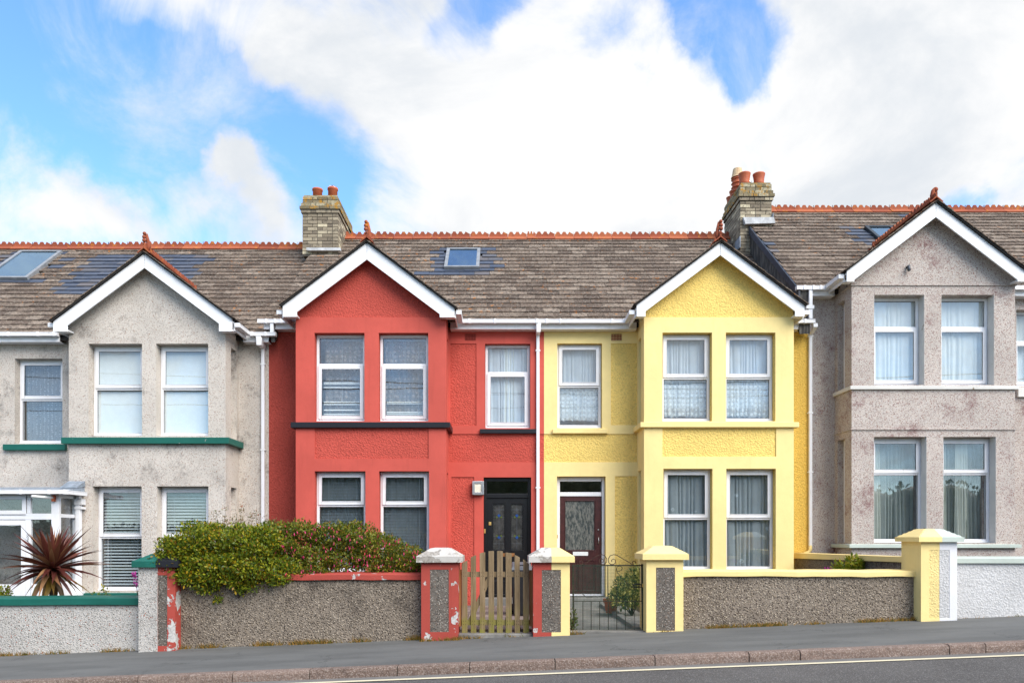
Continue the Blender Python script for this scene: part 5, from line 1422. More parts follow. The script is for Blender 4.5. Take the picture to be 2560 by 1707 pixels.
# ------------------------------------------------------------------ garden walls and pillars
def garden_wall(name, label, x0, x1, ztop, zcop, mats, rag=False, y0=DW, th=0.24):
    body, cop = mats
    t = thing(name, label, 'garden wall', ((x0 + x1) / 2, y0, gz((x0 + x1) / 2)))
    mb = MB()
    n = max(2, int((x1 - x0) / 0.5))
    mb.add([(x0, y0, gz(x0) - 0.3), (x1, y0, gz(x1) - 0.3), (x1, y0 + th, gz(x1) - 0.3), (x0, y0 + th, gz(x0) - 0.3),
            (x0, y0, zcop), (x1, y0, zcop), (x1, y0 + th, zcop), (x0, y0 + th, zcop)], [(0, 3, 2, 1), (4, 5, 6, 7), (0, 1, 5, 4), (1, 2, 6, 5), (2, 3, 7, 6), (3, 0, 4, 7)])
    mb.build('wall_body', body, t)
    c = MB()
    rg = random.Random(len(label))
    segs = 14
    xs = [x0 + (x1 - x0) * i / segs for i in range(segs + 1)]
    rows = []
    for x in xs:
        j = rg.gauss(0, 0.004)
        rows.append([(x, y0 - 0.045 + rg.gauss(0, 0.003), zcop + 0.001 + j), (x, y0 - 0.045, ztop - 0.012 + j), (x, y0 + 0.0, ztop + j), (x, y0 + th + 0.03, ztop + 0.01 + j), (x, y0 + th + 0.04, zcop + 0.001 + j)])
    vs = [p for r in rows for p in r]
    fs = [(i * 5 + k, i * 5 + (k + 1) % 5, (i + 1) * 5 + (k + 1) % 5, (i + 1) * 5 + k) for i in range(segs) for k in range(5)] + [(0, 1, 2, 3, 4), tuple(segs * 5 + k for k in range(5))]
    c.add(vs, fs)
    return t, c.build('coping', cop, t, bevel=0.006)
P1 = (U(345.7, DP), U(438, DP)); P2 = (U(1053, DP), U(1145, DP)); P3 = (U(1333, DP), U(1424.6, DP)); P4 = (U(1616, DP), U(1708.5, DP)); P5 = (U(2302.5, DP), U(2393, DP))
garden_wall('garden_wall', 'white pebbledash garden wall with dark green coping', -18.9, P1[0] + 0.02, V(1493, DW), V(1512, DW), ('pebble_left_wall', 'green_plain'))
garden_wall('garden_wall', 'brown pebbledash wall with peeling red coping under the bushes', P1[1] - 0.02, P2[0] + 0.02, V(1433, DW), V(1449, DW), ('pebble_dark', 'red_peel'))
garden_wall('garden_wall', 'brown pebbledash wall with yellow coping', P4[1] - 0.02, P5[0] + 0.02, V(1426, DW), V(1441, DW), ('pebble_dark', 'yellow_smooth'))
garden_wall('garden_wall', 'rough white painted wall with pale green coping', P5[1] - 0.02, 17.8, V(1392, DW), V(1407, DW), ('white_rough', 'pale_green'))
# wall between the yellow garden and the next one, running back to the house
t = thing('garden_wall', 'low dividing wall with yellow coping running back to the drainpipe', 'garden wall', (6.15, 13, 0.2))
MB().box(6.10, 6.28, DP + 0.52, DF - 0.03, -0.2, V(1404, 11.5)).build('wall_body', 'pebble_dark', t)
MB().hexa([(6.06, DP + 0.52, V(1404, 11.5)), (6.32, DP + 0.52, V(1404, 11.5)), (6.32, DF - 0.02, V(1395, DF)), (6.06, DF - 0.02, V(1395, DF)),
           (6.06, DP + 0.52, V(1391, 11.3)), (6.32, DP + 0.52, V(1391, 11.3)), (6.32, DF - 0.02, V(1381, DF)), (6.06, DF - 0.02, V(1381, DF))]).build('coping', 'yellow_smooth', t, bevel=0.006)

def cap(t, x0, x1, zlow, zup, zapex, mats, split=None, y0=DP, dpt=0.53, ov=0.065):
    """pyramid cap; split = x where the paint changes"""
    a, b, c, d = x0 - ov, x1 + ov, y0 - ov, y0 + dpt + ov
    fl = 0.13
    def half(xa, xb):
        mb = MB()
        # sample pyramid on a grid so the two colours share one shape
        cx = (a + b) / 2; w_ = (b - a) / 2; cy = (c + d) / 2; dd_ = (d - c) / 2
        xs = sorted({xa, xb, *[v for v in (cx - fl, cx, cx + fl) if xa < v < xb]})
        ys = [c, cy - fl, cy + fl, d]
        def hz(x, y):
            r = max((abs(x - cx) - fl) / (w_ - fl), (abs(y - cy) - fl) / (dd_ - fl), 0)
            return zapex + (zup - zapex) * min(1, r)
        g = 14
        gx = [xa + (xb - xa) * i / g for i in range(g + 1)]; gy = [c + (d - c) * i / g for i in range(g + 1)]
        vs = [(x, y, hz(x, y)) for x in gx for y in gy]
        fs = [(i * (g + 1) + j, (i + 1) * (g + 1) + j, (i + 1) * (g + 1) + j + 1, i * (g + 1) + j + 1) for i in range(g) for j in range(g)]
        mb.add(vs, fs)
        for P, Q in (((xa, c), (xb, c)), ((xa, d), (xb, d))):
            top = [(x, P[1], hz(x, P[1])) for x in gx]; bot = [(x, P[1], zlow) for x in gx]
            mb.add(top + bot, [(i, i + 1, g + 2 + i, g + 1 + i) for i in range(g)])
        for x in (xa, xb):
            top = [(x, y, hz(x, y)) for y in gy]; bot = [(x, y, zlow) for y in gy]
            mb.add(top + bot, [(i, i + 1, g + 2 + i, g + 1 + i) for i in range(g)])
        mb.add([(xa, c, zlow), (xb, c, zlow), (xb, d, zlow), (xa, d, zlow)], [(0, 1, 2, 3)])
        return mb
    if split is None:
        half(a, b).build('cap', mats[0], t)
    else:
        half(a, split).build('cap', mats[0], t); half(split + 0.0005, b).build('cap', mats[1], t)
def shaft(t, x0, x1, z1, mats, split=None, panel=None, pmat='pebble_panel', y0=DP, dpt=0.53, zbase=None):
    zb = gz(x0) - 0.3
    def one(a, b, mat, nm='shaft'):
        hs = [panel] if panel else []
        mb = MB().wall(a, b, zb, z1, hs, y0, y0 + 0.02, TFY, back=False)
        mb.box(a + (0.001 if a > x0 else 0), b, y0 + 0.02, y0 + dpt, zb, z1)
        return mb.build(nm, mat, t, bevel=0.004)
    if split is None: one(x0, x1, mats[0])
    else: one(x0, split, mats[0]); one(split + 0.0005, x1, mats[1])
    if panel:
        MB().box(panel[0], panel[1], y0 + 0.006, y0 + 0.0195, panel[2], panel[3]).build('pebble_panel', pmat, t)

t = thing('gate_pillar', 'green capped pillar half pebbledash half peeling red beside the leafy bush', 'pillar', (P1[0] + 0.26, DP, -0.2))
sp1 = U(394, DP)
z1 = V(1417, DP)
MB().box(P1[0], sp1, DP, DP + 0.53, gz(P1[0]) - 0.3, z1).build('shaft', 'pebble_left_wall', t, bevel=0.004)
pn = (sp1 + 0.001, U(418, DP), gz(P1[1]) + 0.07, V(1437, DP))
MB().wall(sp1 + 0.0005, P1[1], gz(P1[0]) - 0.3, z1, [pn], DP, DP + 0.02, TFY, back=False).box(sp1 + 0.0005, P1[1], DP + 0.02, DP + 0.53, gz(P1[0]) - 0.3, z1).build('shaft', 'red_peel_more', t)
MB().box(pn[0], pn[1], DP + 0.004, DP + 0.0195, pn[2], pn[3]).build('pebble_panel', 'pebble_panel', t)
cap(t, P1[0], P1[1], z1 + 0.001, V(1402, DP), V(1383, DP), ('green_plain', 'black_sill'), sp1)
t = thing('gate_pillar', 'red pillar with peeling white cap and dark pebble panel by the wooden gate', 'pillar', (P2[0] + 0.26, DP, 0))
z1 = V(1405, DP)
shaft(t, P2[0], P2[1], z1, ('red_peel',), None, (U(1075, DP), U(1122, DP), V(1579, DP), V(1423, DP)))
MB().box(U(1128, DP), P2[1] + 0.003, DP - 0.003, DP + 0.5, V(1560, DP), V(1420, DP)).build('worn_paint', 'red_peel_more', t)
cap(t, *P2, z1 + 0.001, V(1390, DP), V(1369, DP), ('cap_white',))
t = thing('gate_pillar', 'pillar half red half yellow between the wooden gate and the iron gate', 'pillar', (P3[0] + 0.26, DP, 0))
sp3 = U(1378.5, DP)
shaft(t, *P3, z1, ('red_peel', 'yellow_smooth'), sp3, (U(1354.5, DP), U(1402, DP), V(1580, DP), V(1424, DP)))
cap(t, *P3, z1 + 0.001, V(1390, DP), V(1369, DP), ('cap_white', 'yellow_smooth'), sp3)
t = thing('gate_pillar', 'all yellow pillar with dark pebble panel right of the iron gate', 'pillar', (P4[0] + 0.26, DP, 0))
z1 = V(1398.5, DP)
shaft(t, *P4, z1, ('yellow_smooth',), None, (U(1640, DP), U(1687.5, DP), V(1576, DP), V(1418, DP)))
cap(t, *P4, z1 + 0.001, V(1384, DP), V(1364, DP), ('yellow_smooth',))
t = thing('gate_pillar', 'tall pillar half yellow half white between the brown and white walls', 'pillar', (P5[0] + 0.26, DP, 0.2))
z1 = V(1354, DP); sp5 = U(2349, DP)
hs5 = (U(2323, DP), U(2374, DP), gz(P5[0]) + 0.05, V(1374, DP))
shaft(t, *P5, z1, ('yellow_smooth', 'white_paint'), sp5, hs5, 'yellow_fine')
MB().box(sp5 + 0.001, hs5[1], DP + 0.004, DP + 0.006, hs5[2], hs5[3]).build('rough_panel', 'white_rough', t)
cap(t, *P5, z1 + 0.001, V(1342, DP), V(1321, DP), ('yellow_smooth', 'pale_green'), sp5)

# ------------------------------------------------------------------ gardens
sheet('garden_ground', X_L0, X_LR, DW + 0.24, DF + 0.2, 0, 'soil', 4, zf=lambda x: -0.22)
sheet('garden_ground', X_LR, -1.05, DW + 0.24, DF + 0.2, 0, 'soil', 4, zf=lambda x: 0.02)
sheet('garden_ground', 2.55, 6.1, DW + 0.24, DF + 0.2, 0, 'soil', 4, zf=lambda x: 0.06 + 0.02 * (x - 2.5))
sheet('garden_ground', 6.1, X_G1, DW + 0.24, DF + 0.2, 0, 'soil', 4, zf=lambda x: 0.35)
pth = sheet('path', 0.8, 2.0, DP + 0.2, DF + 0.2, 0, 'concrete', 2, zf=lambda x: 0.03)
# kerb beside the path
t = MB().hexa([(2.0, DP + 0.45, 0.0), (2.12, DP + 0.45, 0.0), (2.12, DF - 0.4, 0.0), (2.0, DF - 0.4, 0.0), (2.0, DP + 0.45, 0.10), (2.12, DP + 0.45, 0.10), (2.12, DF - 0.4, 0.10), (2.0, DF - 0.4, 0.10)]).build('path_edging', 'concrete', pth, bevel=0.01)
sheet('garden_ground', 2.0, 2.56, DW + 0.24, DF + 0.2, 0, 'concrete', 1, zf=lambda x: 0.055)
rp = sheet('path', -1.05, 0.8, DP + 0.2, DF + 0.2, 0, 'mortar', 2, zf=lambda x: 0.015)
rg = random.Random(9)
me_pv = MB().box(-.5, .5, -.5, .5, -.5, .5).mesh('paver'); me_pv.materials.append(MATS['paver'])
y = DP + 0.62; r = 0
while y < DF - 0.35:
    x = -1.04 + (0.22 if r % 2 else 0)
    while x < 0.78:
        x2 = min(x + 0.44, 0.79)
        if x2 - x > 0.1:
            o = bpy.data.objects.new('paver', me_pv); COL.objects.link(o); o.parent = rp
            o.matrix_basis = Matrix.Translation(((x + x2) / 2, y + 0.22, 0.03 + rg.uniform(-0.003, 0.003))) @ Matrix.Diagonal((x2 - x - 0.012, 0.428, 0.04, 1))
        x = x2
    y += 0.44; r += 1
MB().box(P2[1], P3[0], DP + 0.08, DP + 0.34, -0.2, V(1586, DP)).build('threshold', 'concrete', rp, bevel=0.01)
MB().box(P3[1], P4[0], DP + 0.08, DP + 0.34, -0.2, V(1577, DP + 0.1)).build('threshold', 'concrete', pth, bevel=0.01)

# ------------------------------------------------------------------ wooden gate
DG = DP + 0.22
gt = thing('wooden_gate', 'weathered wooden picket gate with arched top', 'gate', (U(1237, DG), DG, 0.02))
GX = lambda a: U(1140 + a / 3.5635, DG); GZ = lambda b: V(1160 + b / 3.5635, DG)
for a0, a1, ta, tb in ((52, 102, 882, 855), (132, 180, 830, 808), (210, 260, 792, 783), (290, 340, 774, 773), (365, 417, 772, 774), (443, 497, 785, 795), (523, 570, 806, 830), (598, 650, 846, 886)):
    k = random.uniform(-0.004, 0.004)
    mb = MB().prism([(GX(a0), GZ(1520)), (GX(a1), GZ(1520)), (GX(a1) + k, GZ(tb)), (GX((a0 + a1) / 2) + k, GZ((ta + tb) / 2 - 2)), (GX(a0) + k, GZ(ta))], DG, DG + 0.02)
    p = mb.build('picket', 'gate_wood', gt, bevel=0.003)
    for b_ in (965, 995, 1395, 1425):
        for f_ in (0.3, 0.7):
            MB().box(GX(a0 + (a1 - a0) * f_) - 0.004, GX(a0 + (a1 - a0) * f_) + 0.004, DG - 0.002, DG + 0.001, GZ(b_) - 0.004, GZ(b_) + 0.004).build('nail', 'rust_iron', p)
MB().box(GX(45), GX(655), DG + 0.022, DG + 0.055, GZ(1005), GZ(957)).build('rail', 'gate_wood', gt, bevel=0.003)
MB().box(GX(45), GX(655), DG + 0.022, DG + 0.055, GZ(1435), GZ(1387)).build('rail', 'gate_wood', gt, bevel=0.003)
MB().box(GX(418), GX(522), DG + 0.022, DG + 0.05, GZ(822), GZ(792)).build('rail', 'post_wood', gt)
MB().prism([(GX(108), GZ(1386)), (GX(150), GZ(1386)), (GX(322), GZ(1006)), (GX(278), GZ(1006))], DG + 0.024, DG + 0.052).build('brace', 'gate_wood', gt, bevel=0.003)
for s_, a0, a1, tb in (('left', 20, 48, 940), ('right', 655, 691, 945)):
    o = MB().box(GX(a0), GX(a1), DG + 0.02, DG + 0.085, GZ(1446), GZ(tb)).build('gate_post', 'post_wood', bevel=0.004)
    tag(o, f'orange brown timber post on the {s_} side of the picket gate', 'post')

# ------------------------------------------------------------------ iron gate
DI = DP + 0.26
it = thing('iron_gate', 'rusty iron gate with scrolls and green wire mesh', 'gate', (U(1520, DI), DI, 0.02))
IX = lambda a: U(1370 + a / 3.408, DI); IZ = lambda b: V(1160 + b / 3.408, DI)
def bar(name, pts, r, mat='rust_iron', n=6): return MB().tube([(IX(a), DI, IZ(b)) for a, b in pts], r, n).build(name, mat, it)
bar('stile', [(211, 852), (221, 1436)], 0.012); bar('stile', [(800, 848), (808, 1436)], 0.013, 'iron_dark')
bar('rail', [(205, 860), (815, 860)], 0.010); bar('rail', [(210, 1432), (810, 1432)], 0.009); bar('rail', [(215, 1166), (806, 1166)], 0.006)
for a in (297, 368, 440, 515, 586, 660, 735):
    bar('bar', [(a, 1166), (a, 1430)], 0.005)
bar('bar', [(508, 862), (512, 1166)], 0.006); bar('bar', [(578, 862), (580, 1166)], 0.005)
def spiral(cx, cy, r0, r1, a0, turns, n=26):
    return [(cx + (r0 + (r1 - r0) * i / n) * math.cos(R(a0 + turns * 360 * i / n)), cy + (r0 + (r1 - r0) * i / n) * math.sin(R(a0 + turns * 360 * i / n))) for i in range(n + 1)]
bar('scroll', [(270, 846)] + spiral(283, 838, 16, 13, 120, 0.8)[::-1][:0] + [(268, 838), (272, 826), (285, 822), (296, 832), (293, 845), (280, 852), (300, 852), (340, 830), (390, 798), (430, 775), (460, 768), (485, 778), (500, 805), (498, 835), (480, 852), (455, 850), (437, 835), (438, 812), (455, 802), (472, 812), (472, 830), (460, 836)], 0.006)
bar('scroll', [(745, 846), (748, 834), (740, 823), (725, 824), (718, 838), (728, 850), (712, 848), (680, 828), (630, 800), (590, 775), (560, 768), (530, 778), (514, 805), (516, 835), (534, 852), (558, 852), (576, 838), (574, 815), (556, 806), (542, 816), (543, 830)], 0.006)
bar('scroll', [(590, 905), (606, 912), (628, 900), (634, 880), (618, 866), (596, 868), (582, 885), (590, 920), (630, 970), (670, 1010), (690, 1030), (700, 1010), (690, 996)], 0.005)
bar('scroll', [(425, 905), (410, 912), (385, 900), (380, 880), (398, 866), (420, 870), (432, 890), (420, 930), (385, 970), (345, 1010), (325, 1050), (335, 1085), (380, 1095), (420, 1080)], 0.005)
bar('scroll', [(225, 1090), (250, 1075), (280, 1080), (300, 1110), (330, 1130), (380, 1130)], 0.005)
bar('latch', [(718, 1028), (760, 1020), (822, 1030)], 0.013, 'iron_dark'); bar('latch', [(725, 1042), (800, 1045)], 0.010, 'iron_dark')
MB().box(IX(800), IX(828), DI - 0.03, DI + 0.01, IZ(1045), IZ(1015)).build('latch_keep', 'brass', it, bevel=0.004)
mm = MB()
a = 205
while a < 815:
    mm.box(IX(a) - 0.0014, IX(a) + 0.0014, DI - 0.016, DI - 0.0145, IZ(1432), IZ(856)); a += 12
b = 856
while b < 1434:
    mm.box(IX(205), IX(815), DI - 0.0145, DI - 0.013, IZ(b) - 0.0014, IZ(b) + 0.0014); b += 12
mm.build('wire_mesh', 'mesh_green', it, kind='stuff')

# ------------------------------------------------------------------ lamp, bin, small things
lp = thing('wall_lamp', 'brushed steel box lamp on the wall beside the black door', 'lamp', (U(1195, DF), DF - 0.05, V(1220, DF)))
lx, lxx, lz0, lz1 = U(1181, DF), U(1210, DF), V(1237, DF), V(1203.5, DF)
MB().frame(lx, lxx, DF - 0.115, DF - 0.02, lz0, lz1, 0.05, 0.055).build('housing', 'steel', lp, bevel=0.006)
MB().box(lx + 0.045, lxx - 0.045, DF - 0.10, DF - 0.022, lz0 + 0.05, lz1 - 0.045).build('diffuser', 'lamp_glass', lp, bevel=0.008)
bn = thing('wheelie_bin', 'black wheelie bin with grey lid behind the picket gate', 'bin', (0.32, 13.3, 0.04))
DBN = 13.2
bx0, bx1 = U(1277, DBN), U(1322, DBN) + 0.06
MB().hexa([(bx0 + 0.05, DBN + 0.05, 0.06), (bx1 - 0.05, DBN + 0.05, 0.06), (bx1 - 0.05, DBN + 0.42, 0.06), (bx0 + 0.05, DBN + 0.42, 0.06), (bx0, DBN, 0.86), (bx1, DBN, 0.86), (bx1, DBN + 0.5, 0.86), (bx0, DBN + 0.5, 0.86)]).build('body', 'bin_plastic', bn, bevel=0.02)
MB().hexa([(bx0 - 0.02, DBN - 0.02, 0.865), (bx1 + 0.02, DBN - 0.02, 0.865), (bx1 + 0.02, DBN + 0.52, 0.90), (bx0 - 0.02, DBN + 0.52, 0.90), (bx0 + 0.03, DBN + 0.03, 0.93), (bx1 - 0.03, DBN + 0.03, 0.93), (bx1 - 0.03, DBN + 0.5, 1.0), (bx0 + 0.03, DBN + 0.5, 1.0)]).build('lid', 'bin_lid', bn, bevel=0.015)
MB().tube([(bx0 + 0.14, DBN - 0.01, 0.93), (bx0 + 0.14, DBN - 0.04, 0.955), (bx1 - 0.14, DBN - 0.04, 0.955), (bx1 - 0.14, DBN - 0.01, 0.93)], 0.012, 8).build('handle', 'bin_plastic', bn)
for x in (bx0 + 0.03, bx1 - 0.03):
    MB().tube([(x - 0.025, DBN + 0.42, 0.14), (x + 0.025, DBN + 0.42, 0.14)], 0.10, 14).build('wheel', 'bin_plastic', bn)
pp = thing('flower_pot', 'terracotta pot at the edge of the concrete path', 'pot', (U(1529, 13.6), 13.6, 0.06))
MB().lathe([(0.09, 0), (0.125, 0.20), (0.14, 0.20), (0.145, 0.26), (0.12, 0.26), (0.11, 0.2)], (U(1529, 13.6), 13.7, 0.06), 18).build('pot_body', 'pot_clay', pp, smooth=False)
MB().lathe([(0.115, 0), (0.05, 0.012)], (U(1529, 13.6), 13.7, 0.28), 14).build('earth_fill', 'soil', pp)

# ------------------------------------------------------------------ planting
def leaf_cloud(blobs, n, size, seed, up=0.4, aspect=2.4, inner=0.55):
    """many small folded leaves through a union of ellipsoids (cx,cy,cz,rx,ry,rz)"""
    rg = random.Random(seed)
    mb = MB()
    vols = [b[3] * b[4] * b[5] for b in blobs]
    tot = sum(v ** 0.75 for v in vols)
    for b, v in zip(blobs, vols):
        for _ in range(int(n * v ** 0.75 / tot)):
            d = Vector((rg.gauss(0, 1), rg.gauss(0, 1), rg.gauss(0, 1))).normalized()
            rr = inner + (1.06 - inner) * rg.random() ** 0.6
            p = Vector((b[0] + d.x * b[3] * rr, b[1] + d.y * b[4] * rr, b[2] + d.z * b[5] * rr))
            out = Vector((d.x / b[3], d.y / b[4], d.z / b[5])).normalized()
            t = (out + Vector((rg.gauss(0, .7), rg.gauss(0, .7), rg.gauss(0, .7) + up))).normalized()
            sd_ = t.cross(Vector((rg.gauss(0, 1), rg.gauss(0, 1), rg.gauss(0, 1)))).normalized()
            nn = sd_.cross(t)
            L = size * rg.uniform(0.6, 1.3); W = L / aspect
            mb.add([p, p + t * L * 0.5 + sd_ * W * 0.5 - nn * W * 0.15, p + t * L - nn * W * 0.3, p + t * L * 0.5 - sd_ * W * 0.5 - nn * W * 0.15], [(0, 1, 2), (0, 2, 3)], min(0.999, max(0, rg.random())))
    return mb
def clumped(blobs, seed, per=16, r=(0.07, 0.14)):
    rg = random.Random(seed); out = []
    for b in blobs:
        area = (b[3] * b[4] + b[3] * b[5] + b[4] * b[5]) ** 0.5
        for _ in range(max(2, int(per * area / 0.35))):
            d = Vector((rg.gauss(0, 1), rg.gauss(-0.25, 1), rg.gauss(0.15, 1))).normalized()
            q = rg.uniform(0.72, 1.02); k = rg.uniform(*r)
            k = min(k, 0.75 * min(b[3], b[5]) + 0.02)
            out.append((b[0] + d.x * b[3] * q, b[1] + d.y * b[4] * q, b[2] + d.z * b[5] * q, k * rg.uniform(0.9, 1.5), k, k * rg.uniform(0.6, 1.0)))
    return out
def stems(base, tips, r0, r1, seed):
    rg = random.Random(seed); mb = MB()
    for tp in tips:
        b = Vector(base) if not isinstance(base, list) else Vector(rg.choice(base)); t_ = Vector(tp)
        mid = b.lerp(t_, 0.5) + Vector((rg.gauss(0, .05), rg.gauss(0, .05), rg.gauss(0, .05)))
        mb.tube([b, mid, t_], [r0, (r0 + r1) / 2, r1], 5)
    return mb
def flowers(blobs, n, seed, ln=0.05, front=True):
    rg = random.Random(seed); mb = MB()
    for _ in range(n):
        b = rg.choice(blobs)
        d = Vector((rg.gauss(0, 1), -abs(rg.gauss(0, 1)), rg.gauss(-0.15, 0.8))).normalized()
        p = Vector((b[0] + d.x * b[3] * 1.04, b[1] + d.y * b[4] * 1.06, b[2] + d.z * b[5] * 1.0))
        L = ln * rg.uniform(0.7, 1.2); w_ = L * 0.20
        q = 0.999 * rg.random()
        sx, sy = rg.gauss(0, 0.25) * L, rg.gauss(0, 0.25) * L
        mid = p + Vector((sx * 0.5, sy * 0.5, -L * 0.5)); tip = p + Vector((sx, sy, -L))
        ring = [mid + Vector((w_ * math.cos(k * 2.094), w_ * math.sin(k * 2.094), 0)) for k in range(3)]
        mb.add([p, *ring, tip], [(0, 1, 2), (0, 2, 3), (0, 3, 1), (4, 2, 1), (4, 3, 2), (4, 1, 3)], q)
    return mb
def B(a, b, D, ra, rb, ry):     # ellipsoid from image coordinates at distance D
    return (U(a, D), D, V(b, D), ra / F * D, ry, rb / F * D)

# glossy leafed bush on the wall, left
hb = thing('leafy_bush', 'glossy green bush with yellowing leaves spilling over the wall left of the fuchsia', 'bush', (U(540, 11.3), 11.5, 0))
BH = [B(440, 1385, 11.0, 45, 40, 0.25), B(500, 1360, 11.25, 75, 45, 0.40), B(575, 1355, 11.3, 75, 45, 0.45), B(655, 1370, 11.25, 65, 50, 0.42), B(520, 1415, 11.0, 80, 40, 0.28), B(610, 1420, 10.98, 75, 42, 0.26),
      B(475, 1432, 10.9, 40, 22, 0.14), B(505, 1458, 10.88, 20, 22, 0.08), B(540, 1486, 10.87, 9, 32, 0.05), B(620, 1452, 10.88, 34, 18, 0.12), B(690, 1430, 10.95, 45, 30, 0.2), B(604, 1474, 10.87, 12, 16, 0.05), B(570, 1438, 10.9, 50, 20, 0.15), B(420, 1400, 10.9, 22, 26, 0.12)]
leaf_cloud(clumped(BH, 101, 17), 25000, 0.050, 1, 0.35, 2.0, 0.2).build('crown', 'leaf_hebe', hb, clean=False, kind='stuff')
leaf_cloud(BH, 6000, 0.05, 21, 0.3, 2.0, 0.2).build('inner_leaves', 'leaf_hebe', hb, clean=False, kind='stuff')
stems((U(560, 11.5), 11.55, 0.0), [(b[0], b[1], b[2]) for b in BH] * 2, 0.02, 0.005, 3).build('branches', 'bark', hb)
# fuchsia
fu = thing('fuchsia_bush', 'fuchsia bush with hanging magenta flowers in front of the red bay', 'bush', (U(860, 11.6), 11.6, 0))
BF = [B(690, 1350, 11.5, 50, 42, 0.35), B(745, 1348, 11.5, 60, 40, 0.40), B(700, 1385, 11.35, 55, 36, 0.3), B(820, 1345, 11.6, 65, 36, 0.42), B(890, 1350, 11.6, 65, 38, 0.42), B(950, 1372, 11.55, 55, 36, 0.38), B(1010, 1395, 11.5, 40, 34, 0.34), B(1040, 1415, 11.45, 26, 26, 0.25),
      B(720, 1400, 11.35, 60, 34, 0.30), B(790, 1400, 11.35, 60, 30, 0.30), B(860, 1402, 11.4, 55, 26, 0.28), B(940, 1415, 11.4, 55, 22, 0.26), B(705, 1430, 11.05, 45, 22, 0.16), B(790, 1432, 11.1, 40, 14, 0.14), B(1000, 1425, 11.35, 45, 16, 0.2)]
leaf_cloud(clumped(BF, 102, 17, (0.06, 0.12)), 26000, 0.042, 2, 0.1, 2.0, 0.2).build('crown', 'leaf_fuchsia', fu, clean=False, kind='stuff')
leaf_cloud(BF, 11000, 0.046, 22, 0.1, 2.0, 0.3).build('inner_leaves', 'leaf_fuchsia', fu, clean=False, kind='stuff')
stems([(U(880, 11.6), 11.6, 0.0), (U(780, 11.6), 11.6, 0.0)], [(b[0], b[1], b[2]) for b in BF] * 2, 0.016, 0.004, 4).build('branches', 'bark', fu)
flowers(clumped(BF, 102, 17, (0.06, 0.12)), 760, 5, 0.052).build('flowers', 'petal', fu, clean=False, kind='stuff')
# straggling dry twigs rising behind the bushes
sg = thing('straggling_shrub', 'thin dry twiggy shrub rising behind the glossy bush', 'shrub', (U(600, 11.9), 11.95, 0))
rg = random.Random(31); tw = MB(); lv = []
for k in range(46):
    a = rg.uniform(495, 720); b0 = 1350; top = 1326 - rg.random() ** 1.3 * 62
    if a > 680: top = max(top, 1300)
    p0 = Vector((U(a, 11.9), 11.95 + rg.uniform(-.15, .15), V(b0, 11.9))); p1 = Vector((U(a + rg.gauss(8, 14), 11.9), 11.95 + rg.uniform(-.2, .2), V(top, 11.9)))
    tw.tube([p0, p0.lerp(p1, 0.5) + Vector((rg.gauss(0, .03), 0, 0)), p1], [0.004, 0.003, 0.0015], 4)
    for j in range(9):
        q_ = p0.lerp(p1, 0.3 + 0.7 * rg.random())
        lv.append((q_.x + rg.gauss(0, .03), q_.y, q_.z + rg.gauss(0, .02), 0.03, 0.03, 0.03))
stems((U(600, 11.9), 11.95, 0.0), [(U(a, 11.9), 11.95, V(1350, 11.9)) for a in range(500, 720, 22)], 0.012, 0.004, 6).build('branches', 'bark', sg)
tw.build('twigs', 'bark', sg, kind='stuff')
leaf_cloud(lv, 1700, 0.036, 7).build('leaves', 'leaf_dry', sg, clean=False, kind='stuff')

# cordyline
cd = thing('cordyline', 'spiky maroon cordyline with sword leaves behind the green coped wall', 'plant', (U(132, 11.85), 11.85, -0.2))
CD = Vector((U(132, 11.85), 11.85, V(1421, 11.85)))
MB().tube([(CD.x, CD.y, -0.22), (CD.x + 0.01, CD.y, 0.3), tuple(CD)], [0.07, 0.06, 0.05], 10).build('trunk', 'bark', cd)
def sword(ln, wd, droop, mat, nm):
    mb = MB(); n = 6; vs = []
    for i in range(n + 1):
        t_ = i / n
        x = ln * (t_ - droop * 0.15 * t_ ** 3); z = -droop * ln * t_ ** 2.4
        ww = wd * (0.45 + 1.1 * math.sin(math.pi * min(1, t_ * 0.9 + 0.12)) ** 0.8) * (1 - t_ ** 3) * 0.5 + 0.0008
        vs += [(x, -ww, z + ww * 0.5), (x, 0, z), (x, ww, z + ww * 0.5)]
    fs = []
    for i in range(n):
        for k in (0, 1): fs.append((i * 3 + k, i * 3 + k + 1, (i + 1) * 3 + k + 1, (i + 1) * 3 + k))
    mb.add(vs, fs)
    me = mb.mesh(nm, True, False); me.materials.append(MATS[mat]); return me
SW = [sword(0.74, 0.052, dr, 'leaf_cordyline', 'leaf') for dr in (0.04, 0.14, 0.26, 0.42)]
SWO = [sword(0.62, 0.048, dr, 'leaf_cordyline_old', 'leaf_old') for dr in (0.10, 0.28, 0.45)]
rg = random.Random(17)
for k in range(135):
    az = rg.uniform(0, 360)
    t_ = (k + rg.random()) / 135
    el = 86 - 112 * t_ ** 1.0 + rg.gauss(0, 5)
    old = el < -12 and rg.random() < 0.8
    if el < -12: el -= rg.uniform(5, 45)
    me = rg.choice(SWO) if old else SW[min(3, int(max(0, (70 - el) / 30)))] if el > -10 else SW[2]
    s = rg.uniform(0.88, 1.2) * (0.78 if el > 60 else 1)
    o = bpy.data.objects.new('leaf', me); COL.objects.link(o); o.parent = cd
    o.matrix_parent_inverse = Matrix.Translation(-Vector(cd.location))
    o.matrix_basis = Matrix.Translation(CD + Vector((0, 0, 0.10 * (1 - t_) - 0.05))) @ Matrix.Rotation(R(az), 4, 'Z') @ Matrix.Rotation(R(-el), 4, 'Y') @ Matrix.Rotation(R(rg.gauss(0, 14)), 4, 'X') @ Matrix.Diagonal((s, s * rg.uniform(.8, 1.15), s, 1))

